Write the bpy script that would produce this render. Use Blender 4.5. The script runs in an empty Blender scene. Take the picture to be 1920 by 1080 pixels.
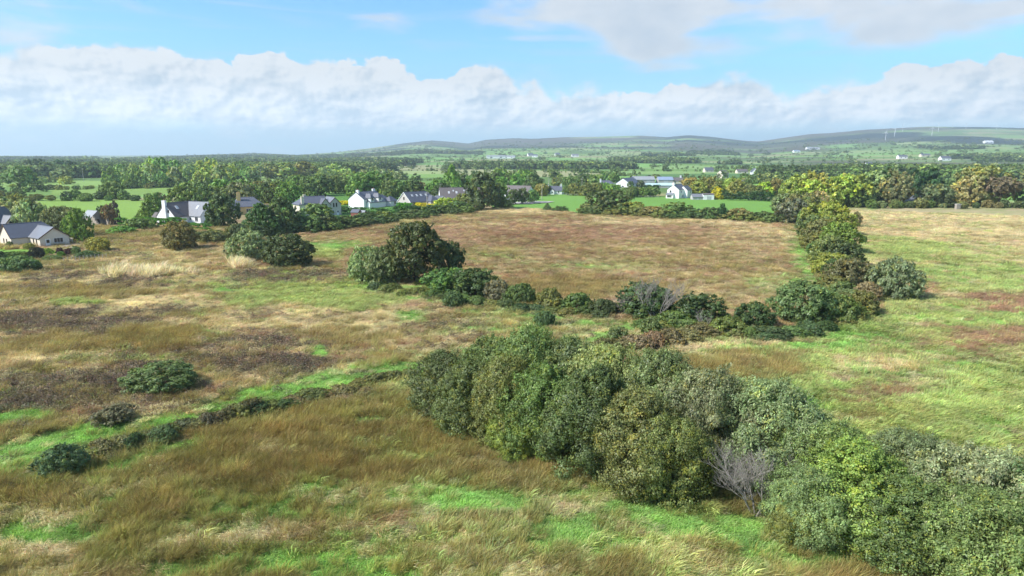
import bpy, math, random
import numpy as np
from mathutils import Vector, Matrix, Euler

# ------------------------------------------------------------------ camera
CAM_H = 25.0
PITCH = math.radians(11.1)
FPX = 1280.0                                   # focal length in photo pixels (1920 wide)
sc = bpy.context.scene
C = sc.collection
cam_d = bpy.data.cameras.new("camera")
cam_d.sensor_width = 36.0
cam_d.lens = 36.0 * FPX / 1920.0
cam_d.clip_start = 0.5
cam_d.clip_end = 80000.0
cam = bpy.data.objects.new("camera", cam_d)
C.objects.link(cam)
cam.location = (0, 0, CAM_H)
cam.rotation_euler = (math.pi / 2 - PITCH, 0, 0)
sc.camera = cam

SP, CP = math.sin(PITCH), math.cos(PITCH)
def ray(u, v):
    a = (u - 960.0) / FPX; b = (540.0 - v) / FPX
    return a, CP + b * SP, -SP + b * CP
def G(u, v, z=0.0):
    """ground point (x, y) seen at photo pixel u, v and the distance along the optical axis"""
    a, y, dz = ray(u, v)
    t = (CAM_H - z) / max(-dz, 1e-4)
    return a * t, y * t, t
def to_px(x, y, z=0.0):
    zc = z - CAM_H
    d = y * CP - zc * SP
    up = y * SP + zc * CP
    return 960 + FPX * x / d, 540 - FPX * up / d

# ------------------------------------------------------------------ light
SUN_EL, SUN_AZ = math.radians(42), math.radians(-112)    # azimuth from +Y (view), negative = left
SKY_STRENGTH = 0.10
EXPOSURE = 0.86
sd = bpy.data.lights.new("sun", 'SUN'); sd.energy = 3.9; sd.angle = math.radians(4.0); sd.color = (1.0, 0.97, 0.92)
sun = bpy.data.objects.new("sun", sd); C.objects.link(sun)
sv = Vector((math.sin(SUN_AZ) * math.cos(SUN_EL), math.cos(SUN_AZ) * math.cos(SUN_EL), math.sin(SUN_EL)))
sun.rotation_euler = sv.to_track_quat('Z', 'Y').to_euler()
sun.location = (0, 0, 200)
sc.view_settings.view_transform = 'Standard'
sc.view_settings.look = 'None'
sc.view_settings.exposure = EXPOSURE
sc.view_settings.gamma = 1.0
sc.view_settings.use_curve_mapping = False
sc.cycles.max_bounces = 5
sc.cycles.diffuse_bounces = 3
sc.cycles.glossy_bounces = 2
sc.cycles.transmission_bounces = 3
sc.cycles.transparent_max_bounces = 8
sc.cycles.volume_bounces = 0
sc.cycles.use_adaptive_sampling = True
sc.cycles.adaptive_threshold = 0.02

# ------------------------------------------------------------------ world
class S:
    """a shader socket with arithmetic"""
    nt = None
    def __init__(s, sock): s.s = sock
    @staticmethod
    def m(op, *a, clamp=False):
        n = S.nt.nodes.new('ShaderNodeMath'); n.operation = op; n.use_clamp = clamp
        for i, x in enumerate(a):
            if isinstance(x, S): S.nt.links.new(x.s, n.inputs[i])
            else: n.inputs[i].default_value = x
        return S(n.outputs[0])
    def __add__(a, b): return S.m('ADD', a, b)
    def __radd__(a, b): return S.m('ADD', b, a)
    def __sub__(a, b): return S.m('SUBTRACT', a, b)
    def __rsub__(a, b): return S.m('SUBTRACT', b, a)
    def __mul__(a, b): return S.m('MULTIPLY', a, b)
    def __rmul__(a, b): return S.m('MULTIPLY', b, a)
    def __truediv__(a, b): return S.m('DIVIDE', a, b)
    def __pow__(a, b): return S.m('POWER', a, b)
def sstep(lo, hi, x):
    n = S.nt.nodes.new('ShaderNodeMapRange'); n.interpolation_type = 'SMOOTHSTEP'
    for k, v in ((0, x), (1, lo), (2, hi), (3, 0.0), (4, 1.0)):
        if isinstance(v, S): S.nt.links.new(v.s, n.inputs[k])
        else: n.inputs[k].default_value = v
    return S(n.outputs[0])
def smax(a, b): return S.m('MAXIMUM', a, b)
def smin(a, b): return S.m('MINIMUM', a, b)
def xyz(x, y, z=0.0):
    n = S.nt.nodes.new('ShaderNodeCombineXYZ')
    for i, v in enumerate((x, y, z)):
        if isinstance(v, S): S.nt.links.new(v.s, n.inputs[i])
        else: n.inputs[i].default_value = v
    return S(n.outputs[0])
def noise(vec, scale=1.0, detail=6.0, rough=0.55, dist=0.0):
    n = S.nt.nodes.new('ShaderNodeTexNoise')
    if vec is not None: S.nt.links.new(vec.s, n.inputs['Vector'])
    n.inputs['Scale'].default_value = scale; n.inputs['Detail'].default_value = detail
    n.inputs['Roughness'].default_value = rough; n.inputs['Distortion'].default_value = dist
    return S(n.outputs[0])
def mixc(f, a, b):
    n = S.nt.nodes.new('ShaderNodeMix'); n.data_type = 'RGBA'; n.clamp_factor = True
    for i, v in ((0, f), (6, a), (7, b)):
        if isinstance(v, S): S.nt.links.new(v.s, n.inputs[i])
        elif i == 0: n.inputs[0].default_value = v
        else: n.inputs[i].default_value = (*v, 1)
    return S(n.outputs[2])
def mulc(a, b, mode='MULTIPLY'):
    n = S.nt.nodes.new('ShaderNodeMix'); n.data_type = 'RGBA'; n.blend_type = mode; n.inputs[0].default_value = 1
    for i, v in ((6, a), (7, b)):
        if isinstance(v, S): S.nt.links.new(v.s, n.inputs[i])
        else: n.inputs[i].default_value = (*v, 1)
    return S(n.outputs[2])
def fcurve(x, pts):
    n = S.nt.nodes.new('ShaderNodeFloatCurve')
    c = n.mapping.curves[0]
    while len(c.points) < len(pts): c.points.new(0.5, 0.5)
    for p, (a, b) in zip(c.points, pts): p.location = (a, b); p.handle_type = 'AUTO'
    n.mapping.update()
    S.nt.links.new(x.s, n.inputs['Value'])
    return S(n.outputs[0])

def lin(r, g, b, k=1.0):
    f = lambda c: (c / 12.92 if c <= 0.04045 else ((c + 0.055) / 1.055) ** 2.4)
    return tuple(k * f(c / 255.0) for c in (r, g, b))
def azel(u, v):
    a, y, z = ray(u, v)
    return math.degrees(math.atan2(a, y)), math.degrees(math.atan2(z, math.hypot(a, y)))

world = bpy.data.worlds.new("World"); sc.world = world
world.use_nodes = True
world.cycles.sampling_method = 'MANUAL'; world.cycles.sample_map_resolution = 512
S.nt = world.node_tree
S.nt.nodes.clear()
def build_sky():
    nt = S.nt
    tc = nt.nodes.new('ShaderNodeTexCoord')
    sep = nt.nodes.new('ShaderNodeSeparateXYZ'); nt.links.new(tc.outputs['Generated'], sep.inputs[0])
    x, y, z = (S(o) for o in sep.outputs)
    az = S.m('ARCTAN2', x, y) * 57.29578
    el = S.m('ARCSINE', z) * 57.29578
    fold = S.m('PINGPONG', az + 40.0, 80.0)              # the sky in view goes on, mirrored, all round
    sky = nt.nodes.new('ShaderNodeTexSky'); sky.sky_type = 'NISHITA'; sky.sun_disc = False
    sky.sun_elevation = SUN_EL; sky.sun_rotation = SUN_AZ
    sky.altitude = 30; sky.air_density = 1.0; sky.dust_density = 0.6; sky.ozone_density = 1.6
    blue = S(sky.outputs[0])
    K = 1.0 / SKY_STRENGTH / 2 ** EXPOSURE
    fa = fold * 1.0
    # --- cumulus bank
    tops = [(0, 70), (120, 68), (250, 76), (330, 84), (400, 100), (450, 96), (490, 90), (540, 92), (590, 108), (640, 100), (700, 100), (760, 118),
            (830, 136), (870, 122), (915, 104), (950, 118), (975, 150), (1005, 143), (1040, 162), (1110, 150), (1180, 168),
            (1260, 150), (1310, 140), (1395, 126), (1440, 140), (1480, 164), (1540, 152), (1600, 142), (1660, 128), (1700, 116), (1760, 118),
            (1800, 108), (1850, 96), (1920, 92)]
    pts = [(0.0, azel(0, 70)[1] / 20)]
    for u, v in tops:
        a, e = azel(u, v); pts.append(((a + 40) / 80, e / 20))
    pts.append((1.0, azel(1920, 92)[1] / 20))
    top = fcurve(fold / 80.0, pts) * 20.0
    p1 = xyz(fold * 0.56, el * 0.78, 3.1)
    p1b = xyz(fold * 0.56 + 0.15, el * 0.78 - 0.15, 3.1)
    n1 = noise(p1, 1.0, 6, 0.52, 0.1)
    n1b = noise(p1b, 1.0, 4, 0.50, 0.1)
    pl = xyz(fold * 0.11, el * 0.27, 9.0)
    nl = noise(pl, 1.0, 3, 0.5)
    h = top - 0.25 + (n1 - 0.5) * 3.0 + (nl - 0.5) * 0.5 - el
    soft = 0.22 + sstep(0.44, 0.60, nl) * 1.0
    a_bank = sstep(0.0, soft, h) * sstep(1.0, 2.8, el + (nl - 0.5) * 1.4)
    relief = (n1 - n1b) * 1.9
    depth = sstep(0.0, 2.6, h)
    grey = sstep(0.44, 0.60, nl)
    big = noise(xyz(fold * 0.20, el * 0.42, 60.0), 1.0, 3, 0.5)
    lum = 1.12 - depth * 0.46 + relief * 1.9 + (big - 0.5) * 1.9 - grey * 0.18
    lum = lum - sstep(4.2, 2.2, el) * 0.15
    lum = smax(0.0, smin(1.0, lum))
    c_bank = mixc(lum, lin(184, 203, 219, K), lin(244, 247, 249, K))
    # --- higher broken clouds
    p2 = xyz(fold * 0.13, el * 0.36, 21.0)
    n2 = noise(p2, 1.0, 4, 0.52, 0.3)
    cover = (n2 - 0.565)
    def blob(u, v, ru, rv, amp):
        a, e = azel(u, v)
        da = (fold - (a + 40)) / (ru / 1280 * 57.3)
        de = (el - e) / (rv / 1280 * 57.3)
        return S.m('EXPONENT', (da * da + de * de) * -1.0) * amp
    for b in ((1200, 78, 62, 34, .52), (1320, 92, 95, 30, .30), (1300, 12, 340, 32, .42), (1640, 66, 90, 38, .26), (1000, -10, 150, 30, .3),
              (1780, 20, 200, 45, .30), (90, 5, 160, 22, .30), (735, 50, 60, 26, .14), (60, 56, 90, 20, .22), (990, 73, 80, 7, .22), (1280, 124, 120, 9, .16),
              (480, 40, 240, 40, -.16), (860, 45, 90, 55, -.10)):
        cover = cover + blob(*b)
    cover = cover + sstep(12.5, 20.0, el) * 0.14
    a_high = sstep(0.0, 0.34, cover) * 0.93
    lum2 = smax(0.0, smin(1.0, 0.66 + (n1 - 0.5) * 0.7 - sstep(0.15, 0.6, cover) * 0.30 + sstep(0.45, 0.6, nl) * 0.2))
    c_high = mixc(lum2, lin(192, 207, 222, K), lin(240, 243, 246, K))
    # --- thin veil and the pale air low down
    wis = sstep(0.5, 0.8, noise(xyz(fold * 0.06, el * 0.9, 40.0), 1.0, 3, 0.6, 0.6)) * 0.4
    base = mixc(1.0, blue, blue)
    base = mulc(base, (0.60, 1.00, 1.24))
    base = mixc(wis, base, lin(205, 224, 238, K))
    low = sstep(9.5, 1.0, el) * 0.85
    base = mixc(low, base, lin(164, 212, 238, K))
    col = mixc(a_high, base, c_high)
    col = mixc(a_bank * 0.96, col, c_bank)
    lift = 1.0 + sstep(6.5, 0.6, el) * 0.75
    vs = nt.nodes.new('ShaderNodeVectorMath'); vs.operation = 'SCALE'; nt.links.new(col.s, vs.inputs[0]); nt.links.new(lift.s, vs.inputs['Scale']); col = S(vs.outputs[0])
    bg = nt.nodes.new('ShaderNodeBackground'); bg.inputs[1].default_value = SKY_STRENGTH
    nt.links.new(col.s, bg.inputs[0])
    out = nt.nodes.new('ShaderNodeOutputWorld'); nt.links.new(bg.outputs[0], out.inputs[0])
build_sky()

# ------------------------------------------------------------------ helpers
rng = np.random.default_rng(7)
random.seed(7)
def _hash(ix, iy, seed):
    h = (ix.astype(np.int64) * 374761393 + iy.astype(np.int64) * 668265263 + seed * 974634777) & 0x7fffffff
    h = ((h ^ (h >> 13)) * 1274126177) & 0x7fffffff
    return ((h ^ (h >> 16)) & 0xffff) / 65535.0
def vnoise(x, y, seed=0):
    ix = np.floor(x); iy = np.floor(y); fx = x - ix; fy = y - iy
    fx = fx * fx * (3 - 2 * fx); fy = fy * fy * (3 - 2 * fy)
    a = _hash(ix, iy, seed); b = _hash(ix + 1, iy, seed); c = _hash(ix, iy + 1, seed); d = _hash(ix + 1, iy + 1, seed)
    return (a * (1 - fx) + b * fx) * (1 - fy) + (c * (1 - fx) + d * fx) * fy
def fbm(x, y, seed=0, oct=4, rough=0.5):
    s = 0; a = 1; t = 0
    for o in range(oct):
        s = s + a * vnoise(x * 2 ** o + 17.3 * o, y * 2 ** o - 9.1 * o, seed + o); t += a; a *= rough
    return s / t
def inpoly(x, y, poly):
    r = np.zeros(np.shape(x), bool); n = len(poly)
    for i in range(n):
        x0, y0 = poly[i]; x1, y1 = poly[(i + 1) % n]
        if y0 == y1: continue
        c = ((y0 > y) != (y1 > y)) & (x < (x1 - x0) * (y - y0) / (y1 - y0) + x0)
        r ^= c
    return r
def npmesh(name, verts, faces, k):
    """mesh from numpy: verts (n,3), faces (m,k)"""
    me = bpy.data.meshes.new(name)
    verts = np.ascontiguousarray(verts, np.float32); faces = np.ascontiguousarray(faces, np.int32)
    me.vertices.add(len(verts)); me.vertices.foreach_set('co', verts.ravel())
    me.loops.add(faces.size); me.loops.foreach_set('vertex_index', faces.ravel())
    me.polygons.add(len(faces))
    me.polygons.foreach_set('loop_start', np.arange(0, faces.size, k, dtype=np.int32))
    me.update(calc_edges=True)
    return me
def face_col(me, name, cols):
    a = me.attributes.new(name, 'FLOAT_COLOR', 'FACE')
    c = np.ones((len(cols), 4), np.float32); c[:, :3] = cols
    a.data.foreach_set('color', c.ravel())
def vert_col(me, name, cols):
    a = me.attributes.new(name, 'FLOAT_COLOR', 'POINT')
    c = np.ones((len(cols), 4), np.float32); c[:, :3] = cols
    a.data.foreach_set('color', c.ravel())
class MB:
    """collects boxes, tubes and polygons into one mesh"""
    def __init__(s): s.v = []; s.f = []
    def poly(s, pts, faces):
        o = len(s.v); s.v += [tuple(p) for p in pts]; s.f += [tuple(i + o for i in f) for f in faces]; return s
    def box(s, x0, x1, y0, y1, z0, z1):
        p = [(x, y, z) for z in (z0, z1) for y in (y0, y1) for x in (x0, x1)]
        return s.poly(p, [(0, 2, 3, 1), (4, 5, 7, 6), (0, 1, 5, 4), (2, 6, 7, 3), (0, 4, 6, 2), (1, 3, 7, 5)])
    def tube(s, path, rad, n=6, cap=True):
        path = [Vector(p) for p in path]; o = len(s.v)
        for i, p in enumerate(path):
            d = (path[min(i + 1, len(path) - 1)] - path[max(i - 1, 0)]).normalized()
            a = d.cross(Vector((0.31, 0.95, 0.02))); 
            if a.length < 1e-3: a = d.cross(Vector((1, 0, 0)))
            a.normalize(); b = d.cross(a)
            for k in range(n):
                t = 2 * math.pi * k / n
                s.v.append(tuple(p + (a * math.cos(t) + b * math.sin(t)) * rad[i]))
        for i in range(len(path) - 1):
            for k in range(n):
                q = o + i * n; k2 = (k + 1) % n
                s.f.append((q + k, q + k2, q + n + k2, q + n + k))
        if cap:
            s.f.append(tuple(o + k for k in range(n))[::-1]); s.f.append(tuple(o + (len(path) - 1) * n + k for k in range(n)))
        return s
    def mesh(s, name, mat):
        me = bpy.data.meshes.new(name); me.from_pydata(s.v, [], s.f); me.update()
        if mat: me.materials.append(mat)
        return me
    def build(s, name, mat, parent=None, M=None):
        if M is not None: s.v = [tuple(M @ Vector(p)) for p in s.v]
        o = bpy.data.objects.new(name, s.mesh(name, mat)); C.objects.link(o)
        if parent: o.parent = parent
        return o
def obj(name, me, parent=None, loc=(0, 0, 0)):
    o = bpy.data.objects.new(name, me); C.objects.link(o); o.location = loc
    if parent: o.parent = parent
    return o
def tag(o, label=None, cat=None, group=None, kind=None):
    if label: o['label'] = label
    if cat: o['category'] = cat
    if group: o['group'] = group
    if kind: o['kind'] = kind
    return o
def empty(name, loc, rz=0.0):
    o = bpy.data.objects.new(name, None); C.objects.link(o); o.location = loc; o.rotation_euler = (0, 0, rz)
    o.empty_display_size = 0.5
    return o

# ------------------------------------------------------------------ materials
def mat(name):
    m = bpy.data.materials.new(name); m.use_nodes = True; m.node_tree.nodes.clear(); S.nt = m.node_tree
    return m
def finish(shader):
    o = S.nt.nodes.new('ShaderNodeOutputMaterial'); S.nt.links.new(shader, o.inputs[0])
def attr(name, typ='GEOMETRY'):
    n = S.nt.nodes.new('ShaderNodeAttribute'); n.attribute_type = typ; n.attribute_name = name
    return S(n.outputs['Color'])
def bsdf(col, rough=0.8, spec=0.3, normal=None):
    n = S.nt.nodes.new('ShaderNodeBsdfPrincipled')
    if isinstance(col, S): S.nt.links.new(col.s, n.inputs['Base Color'])
    else: n.inputs['Base Color'].default_value = (*col, 1)
    n.inputs['Roughness'].default_value = rough; n.inputs['Specular IOR Level'].default_value = spec
    if normal is not None: S.nt.links.new(normal, n.inputs['Normal'])
    return n.outputs[0]
def bumped(height, strength=0.4, dist=0.02):
    b = S.nt.nodes.new('ShaderNodeBump'); b.inputs['Strength'].default_value = strength; b.inputs['Distance'].default_value = dist
    S.nt.links.new(height.s, b.inputs['Height']); return b.outputs[0]
def objpos():
    n = S.nt.nodes.new('ShaderNodeTexCoord'); return S(n.outputs['Object'])
def simple(name, col, rough=0.8, spec=0.3, var=0.15, scale=3.0, bump=0.0):
    m = mat(name); p = objpos()
    nz = noise(p, scale, 5, 0.6)
    k = 1.0 - var + nz * (2 * var)
    n = S.nt.nodes.new('ShaderNodeVectorMath'); n.operation = 'SCALE'; n.inputs[0].default_value = col
    S.nt.links.new(k.s, n.inputs['Scale'])
    finish(bsdf(S(n.outputs[0]), rough, spec, bumped(noise(p, scale * 8, 3, 0.6), 0.5, bump) if bump else None)); return m
def leafy(color_socket, trans=0.30, gloss=0.05, rough=0.45, tt=(1.1, 1.15, 0.6)):
    nt = S.nt
    d = nt.nodes.new('ShaderNodeBsdfDiffuse'); t = nt.nodes.new('ShaderNodeBsdfTranslucent')
    nt.links.new(color_socket.s, d.inputs[0])
    tc = mulc(color_socket, tt); nt.links.new(tc.s, t.inputs[0])
    mx = nt.nodes.new('ShaderNodeMixShader'); mx.inputs[0].default_value = trans
    nt.links.new(d.outputs[0], mx.inputs[1]); nt.links.new(t.outputs[0], mx.inputs[2])
    g = nt.nodes.new('ShaderNodeBsdfGlossy'); g.inputs['Roughness'].default_value = rough; g.inputs[0].default_value = (0.9, 0.95, 1, 1)
    m2 = nt.nodes.new('ShaderNodeMixShader'); m2.inputs[0].default_value = gloss
    nt.links.new(mx.outputs[0], m2.inputs[1]); nt.links.new(g.outputs[0], m2.inputs[2])
    finish(m2.outputs[0])
def foliage_mat():
    m = mat("foliage")
    oi = S.nt.nodes.new('ShaderNodeObjectInfo')
    leafy(mulc(S(oi.outputs['Color']), attr('tint')), 0.34, 0.018)
    return m
def instfol_mat():
    m = mat("far_foliage")
    leafy(mulc(attr('gcol', 'INSTANCER'), attr('tint')), 0.25, 0.0)
    return m
def grass_mat():
    m = mat("grass_blades")
    leafy(mulc(attr('gcol', 'INSTANCER'), attr('tint')), 0.42, 0.012, 0.45, (1.0, 1.04, 0.85))
    return m
def ground_mat():
    m = mat("ground_cover")
    c = attr('gcol')
    tcn = S.nt.nodes.new('ShaderNodeNewGeometry'); p = S(tcn.outputs['Position'])
    n1 = noise(p, 0.9, 6, 0.65); n2 = noise(p, 0.02, 6, 0.65)
    k = (0.72 + n1 * 0.56) * (0.8 + n2 * 0.4)
    n = S.nt.nodes.new('ShaderNodeVectorMath'); n.operation = 'SCALE'
    S.nt.links.new(c.s, n.inputs[0]); S.nt.links.new(k.s, n.inputs['Scale'])
    finish(bsdf(S(n.outputs[0]), 0.95, 0.1, bumped(noise(p, 2.2, 5, 0.7), 0.7, 0.25)))
    return m
M = {}
M['foliage'] = foliage_mat(); M['far_foliage'] = instfol_mat(); M['grass'] = grass_mat(); M['ground'] = ground_mat()
def bark_mat(name, col):
    m = mat(name); p = objpos()
    mp = S.nt.nodes.new('ShaderNodeMapping'); mp.inputs['Scale'].default_value = (4, 4, 0.8); S.nt.links.new(p.s, mp.inputs[0])
    nz = noise(S(mp.outputs[0]), 2.0, 6, 0.65)
    c = mixc(nz, tuple(0.55 * x for x in col), tuple(1.35 * x for x in col))
    finish(bsdf(c, 0.9, 0.15, bumped(nz, 0.8, 0.03))); return m
M['bark'] = bark_mat('bark', (0.085, 0.07, 0.055)); M['dead_bark'] = bark_mat('bleached_bark', (0.29, 0.26, 0.225))
M['white'] = simple('white_render', (0.80, 0.80, 0.79), 0.85, 0.2, 0.06, 1.2, 0.01)
M['cream'] = simple('cream_render', (0.66, 0.58, 0.47), 0.9, 0.2, 0.07, 1.2, 0.01)
M['grey_and_shaded_dash'] = simple('grey_and_shaded_pebbledash', (0.50, 0.46, 0.42), 0.95, 0.1, 0.12, 6, 0.02)  # grey walls; also painted shade on the two storey house's front gables
M['yellow'] = simple('yellow_render', (0.72, 0.50, 0.22), 0.9, 0.2, 0.08, 1.2, 0.01)
M['stone'] = simple('rubble_stone', (0.34, 0.30, 0.25), 0.95, 0.1, 0.45, 3.5, 0.08)
M['concrete'] = simple('concrete', (0.42, 0.41, 0.39), 0.9, 0.2, 0.15, 1.5, 0.01)
M['gravel'] = simple('gravel', (0.40, 0.37, 0.34), 0.95, 0.1, 0.25, 6, 0.02)
M['red_board'] = simple('red_brown_boards', (0.26, 0.10, 0.075), 0.8, 0.2, 0.2, 4, 0.01)
M['wood'] = simple('weathered_wood', (0.32, 0.26, 0.20), 0.85, 0.2, 0.25, 4, 0.01)
M['pole'] = simple('pole_wood', (0.42, 0.39, 0.35), 0.85, 0.2, 0.15, 3, 0.01)
M['frame'] = simple('white_frame', (0.82, 0.82, 0.81), 0.45, 0.5, 0.04, 2)
M['brown_frame'] = simple('brown_fascia', (0.10, 0.055, 0.035), 0.6, 0.3, 0.1, 2)
M['turquoise'] = simple('turquoise_sheeting', (0.46, 0.60, 0.58), 0.5, 0.4, 0.1, 0.6)
M['steel'] = simple('grey_steel', (0.45, 0.47, 0.48), 0.4, 0.5, 0.1, 1)
M['turbine'] = simple('turbine_white', (0.82, 0.83, 0.84), 0.4, 0.5, 0.02, 1)
M['blue'] = simple('blue_plastic', (0.03, 0.13, 0.50), 0.4, 0.5, 0.05, 2)
M['dark'] = simple('painted_doorway_shade', (0.012, 0.012, 0.012), 0.9, 0.1, 0.1, 2)  # near-black colour that stands for the shade inside a doorway
M['horse'] = simple('brown_coat', (0.10, 0.048, 0.022), 0.7, 0.3, 0.15, 2)
def glass_mat():
    m = mat('window_glass'); n = S.nt.nodes.new('ShaderNodeBsdfPrincipled')
    n.inputs['Base Color'].default_value = (0.018, 0.022, 0.028, 1); n.inputs['Roughness'].default_value = 0.06
    n.inputs['Specular IOR Level'].default_value = 0.6; finish(n.outputs[0]); return m
M['glass'] = glass_mat()
def roof_mat(name, col, rough=0.55, course=0.28):
    m = mat(name); p = objpos()
    sep = S.nt.nodes.new('ShaderNodeSeparateXYZ'); S.nt.links.new(p.s, sep.inputs[0])
    w = S.m('FRACT', S(sep.outputs[2]) / course)
    nz = noise(p, 0.8, 6, 0.65); n3 = noise(p, 9, 3, 0.6)
    k = 0.72 + nz * 0.35 + n3 * 0.18
    n = S.nt.nodes.new('ShaderNodeVectorMath'); n.operation = 'SCALE'; n.inputs[0].default_value = col
    S.nt.links.new(k.s, n.inputs['Scale'])
    finish(bsdf(S(n.outputs[0]), rough, 0.4, bumped(w + n3 * 0.4, 0.5, 0.03))); return m
M['slate'] = roof_mat('slate_roof', (0.115, 0.120, 0.145), 0.5)
M['slate_pale_and_skylit'] = roof_mat('pale_and_skylit_slate_roof', (0.19, 0.195, 0.215), 0.45)  # pale slate; on two wings its colour stands for sky reflected by the slope
M['tile_brown'] = roof_mat('brown_tile_roof', (0.135, 0.115, 0.11), 0.7)
M['tile_orange'] = roof_mat('clay_tile_roof', (0.50, 0.25, 0.15), 0.8)
M['sheet_blue'] = roof_mat('blue_grey_sheeting', (0.26, 0.32, 0.42), 0.4, 0.5)
M['sheet_grey'] = roof_mat('grey_sheeting', (0.30, 0.31, 0.32), 0.55, 0.5)

# ------------------------------------------------------------------ ground cover: which plants grow where
AL = 0.62
AG = 1.75      # blades shade each other: their own colour is lighter than the sward looks
SPEC = ['rush', 'pale', 'green', 'scrub', 'red', 'sedge', 'reed']
SCOL = np.array([lin(130, 114, 68, AG), lin(174, 158, 122, AG), lin(120, 149, 78, AG), lin(102, 88, 72, AG),
                 lin(137, 108, 85, AG), lin(138, 145, 86, AG), lin(190, 176, 145, AG)])
PASTURE = np.array(lin(126, 186, 70, AL))
P_NEAR = [(-900, 1500), (-900, 1100), (0, 888), (160, 850), (400, 800), (560, 762), (790, 712), (960, 700), (1400, 800), (1920, 900), (2600, 1500)]
P_RIGHT = [(1110, 672), (1330, 640), (1640, 592), (1620, 500), (1545, 440), (1570, 388), (1920, 384), (2900, 384), (2900, 1500), (2200, 1200), (1500, 800)]
P_BROWN = [(430, 470), (560, 438), (700, 419), (800, 406), (870, 396), (940, 390), (1000, 392), (1090, 401), (1300, 411), (1500, 420),
           (1520, 440), (1560, 540), (1570, 600), (1400, 620), (1280, 600), (1150, 590), (960, 565), (860, 548), (700, 520), (560, 495)]
P_PAST = [  # (polygon, sRGB of the sward)
    ([(930, 389), (905, 381), (1000, 371), (1020, 363), (1110, 364), (1250, 368), (1480, 374), (1500, 398), (1500, 420), (1300, 411), (1090, 401), (1000, 391)], (138, 184, 88)),
    ([(60, 372), (300, 376), (330, 378), (420, 384), (420, 400), (330, 420), (200, 405), (90, 395)], (158, 192, 92)),
    ([(90, 352), (340, 351), (345, 362), (240, 367), (100, 366)], (150, 180, 92)),
    ([(-200, 338), (270, 339), (270, 349), (60, 350), (-200, 356)], (160, 192, 104)),
    ([(380, 332), (600, 330), (680, 333), (680, 338), (400, 337)], (165, 190, 110)),
    ([(540, 338), (660, 336), (660, 350), (560, 352)], (140, 168, 86)),
    ([(690, 327), (850, 326), (850, 333), (700, 334)], (150, 186, 100)),
    ([(520, 364), (680, 360), (760, 366), (840, 372), (760, 400), (640, 424), (560, 440), (500, 440), (520, 400)], (112, 158, 76)),
    ([(1200, 327), (1420, 325), (1420, 332), (1200, 333)], (112, 150, 88)),
    ([(1780, 352), (1990, 350), (1990, 372), (1780, 374)], (150, 190, 90)),
    ([(-80, 500), (-60, 468), (62, 467), (66, 478), (30, 484), (-40, 505)], (144, 188, 80)),
    ([(66, 478), (110, 468), (115, 474), (90, 484)], (140, 185, 70))]
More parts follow.
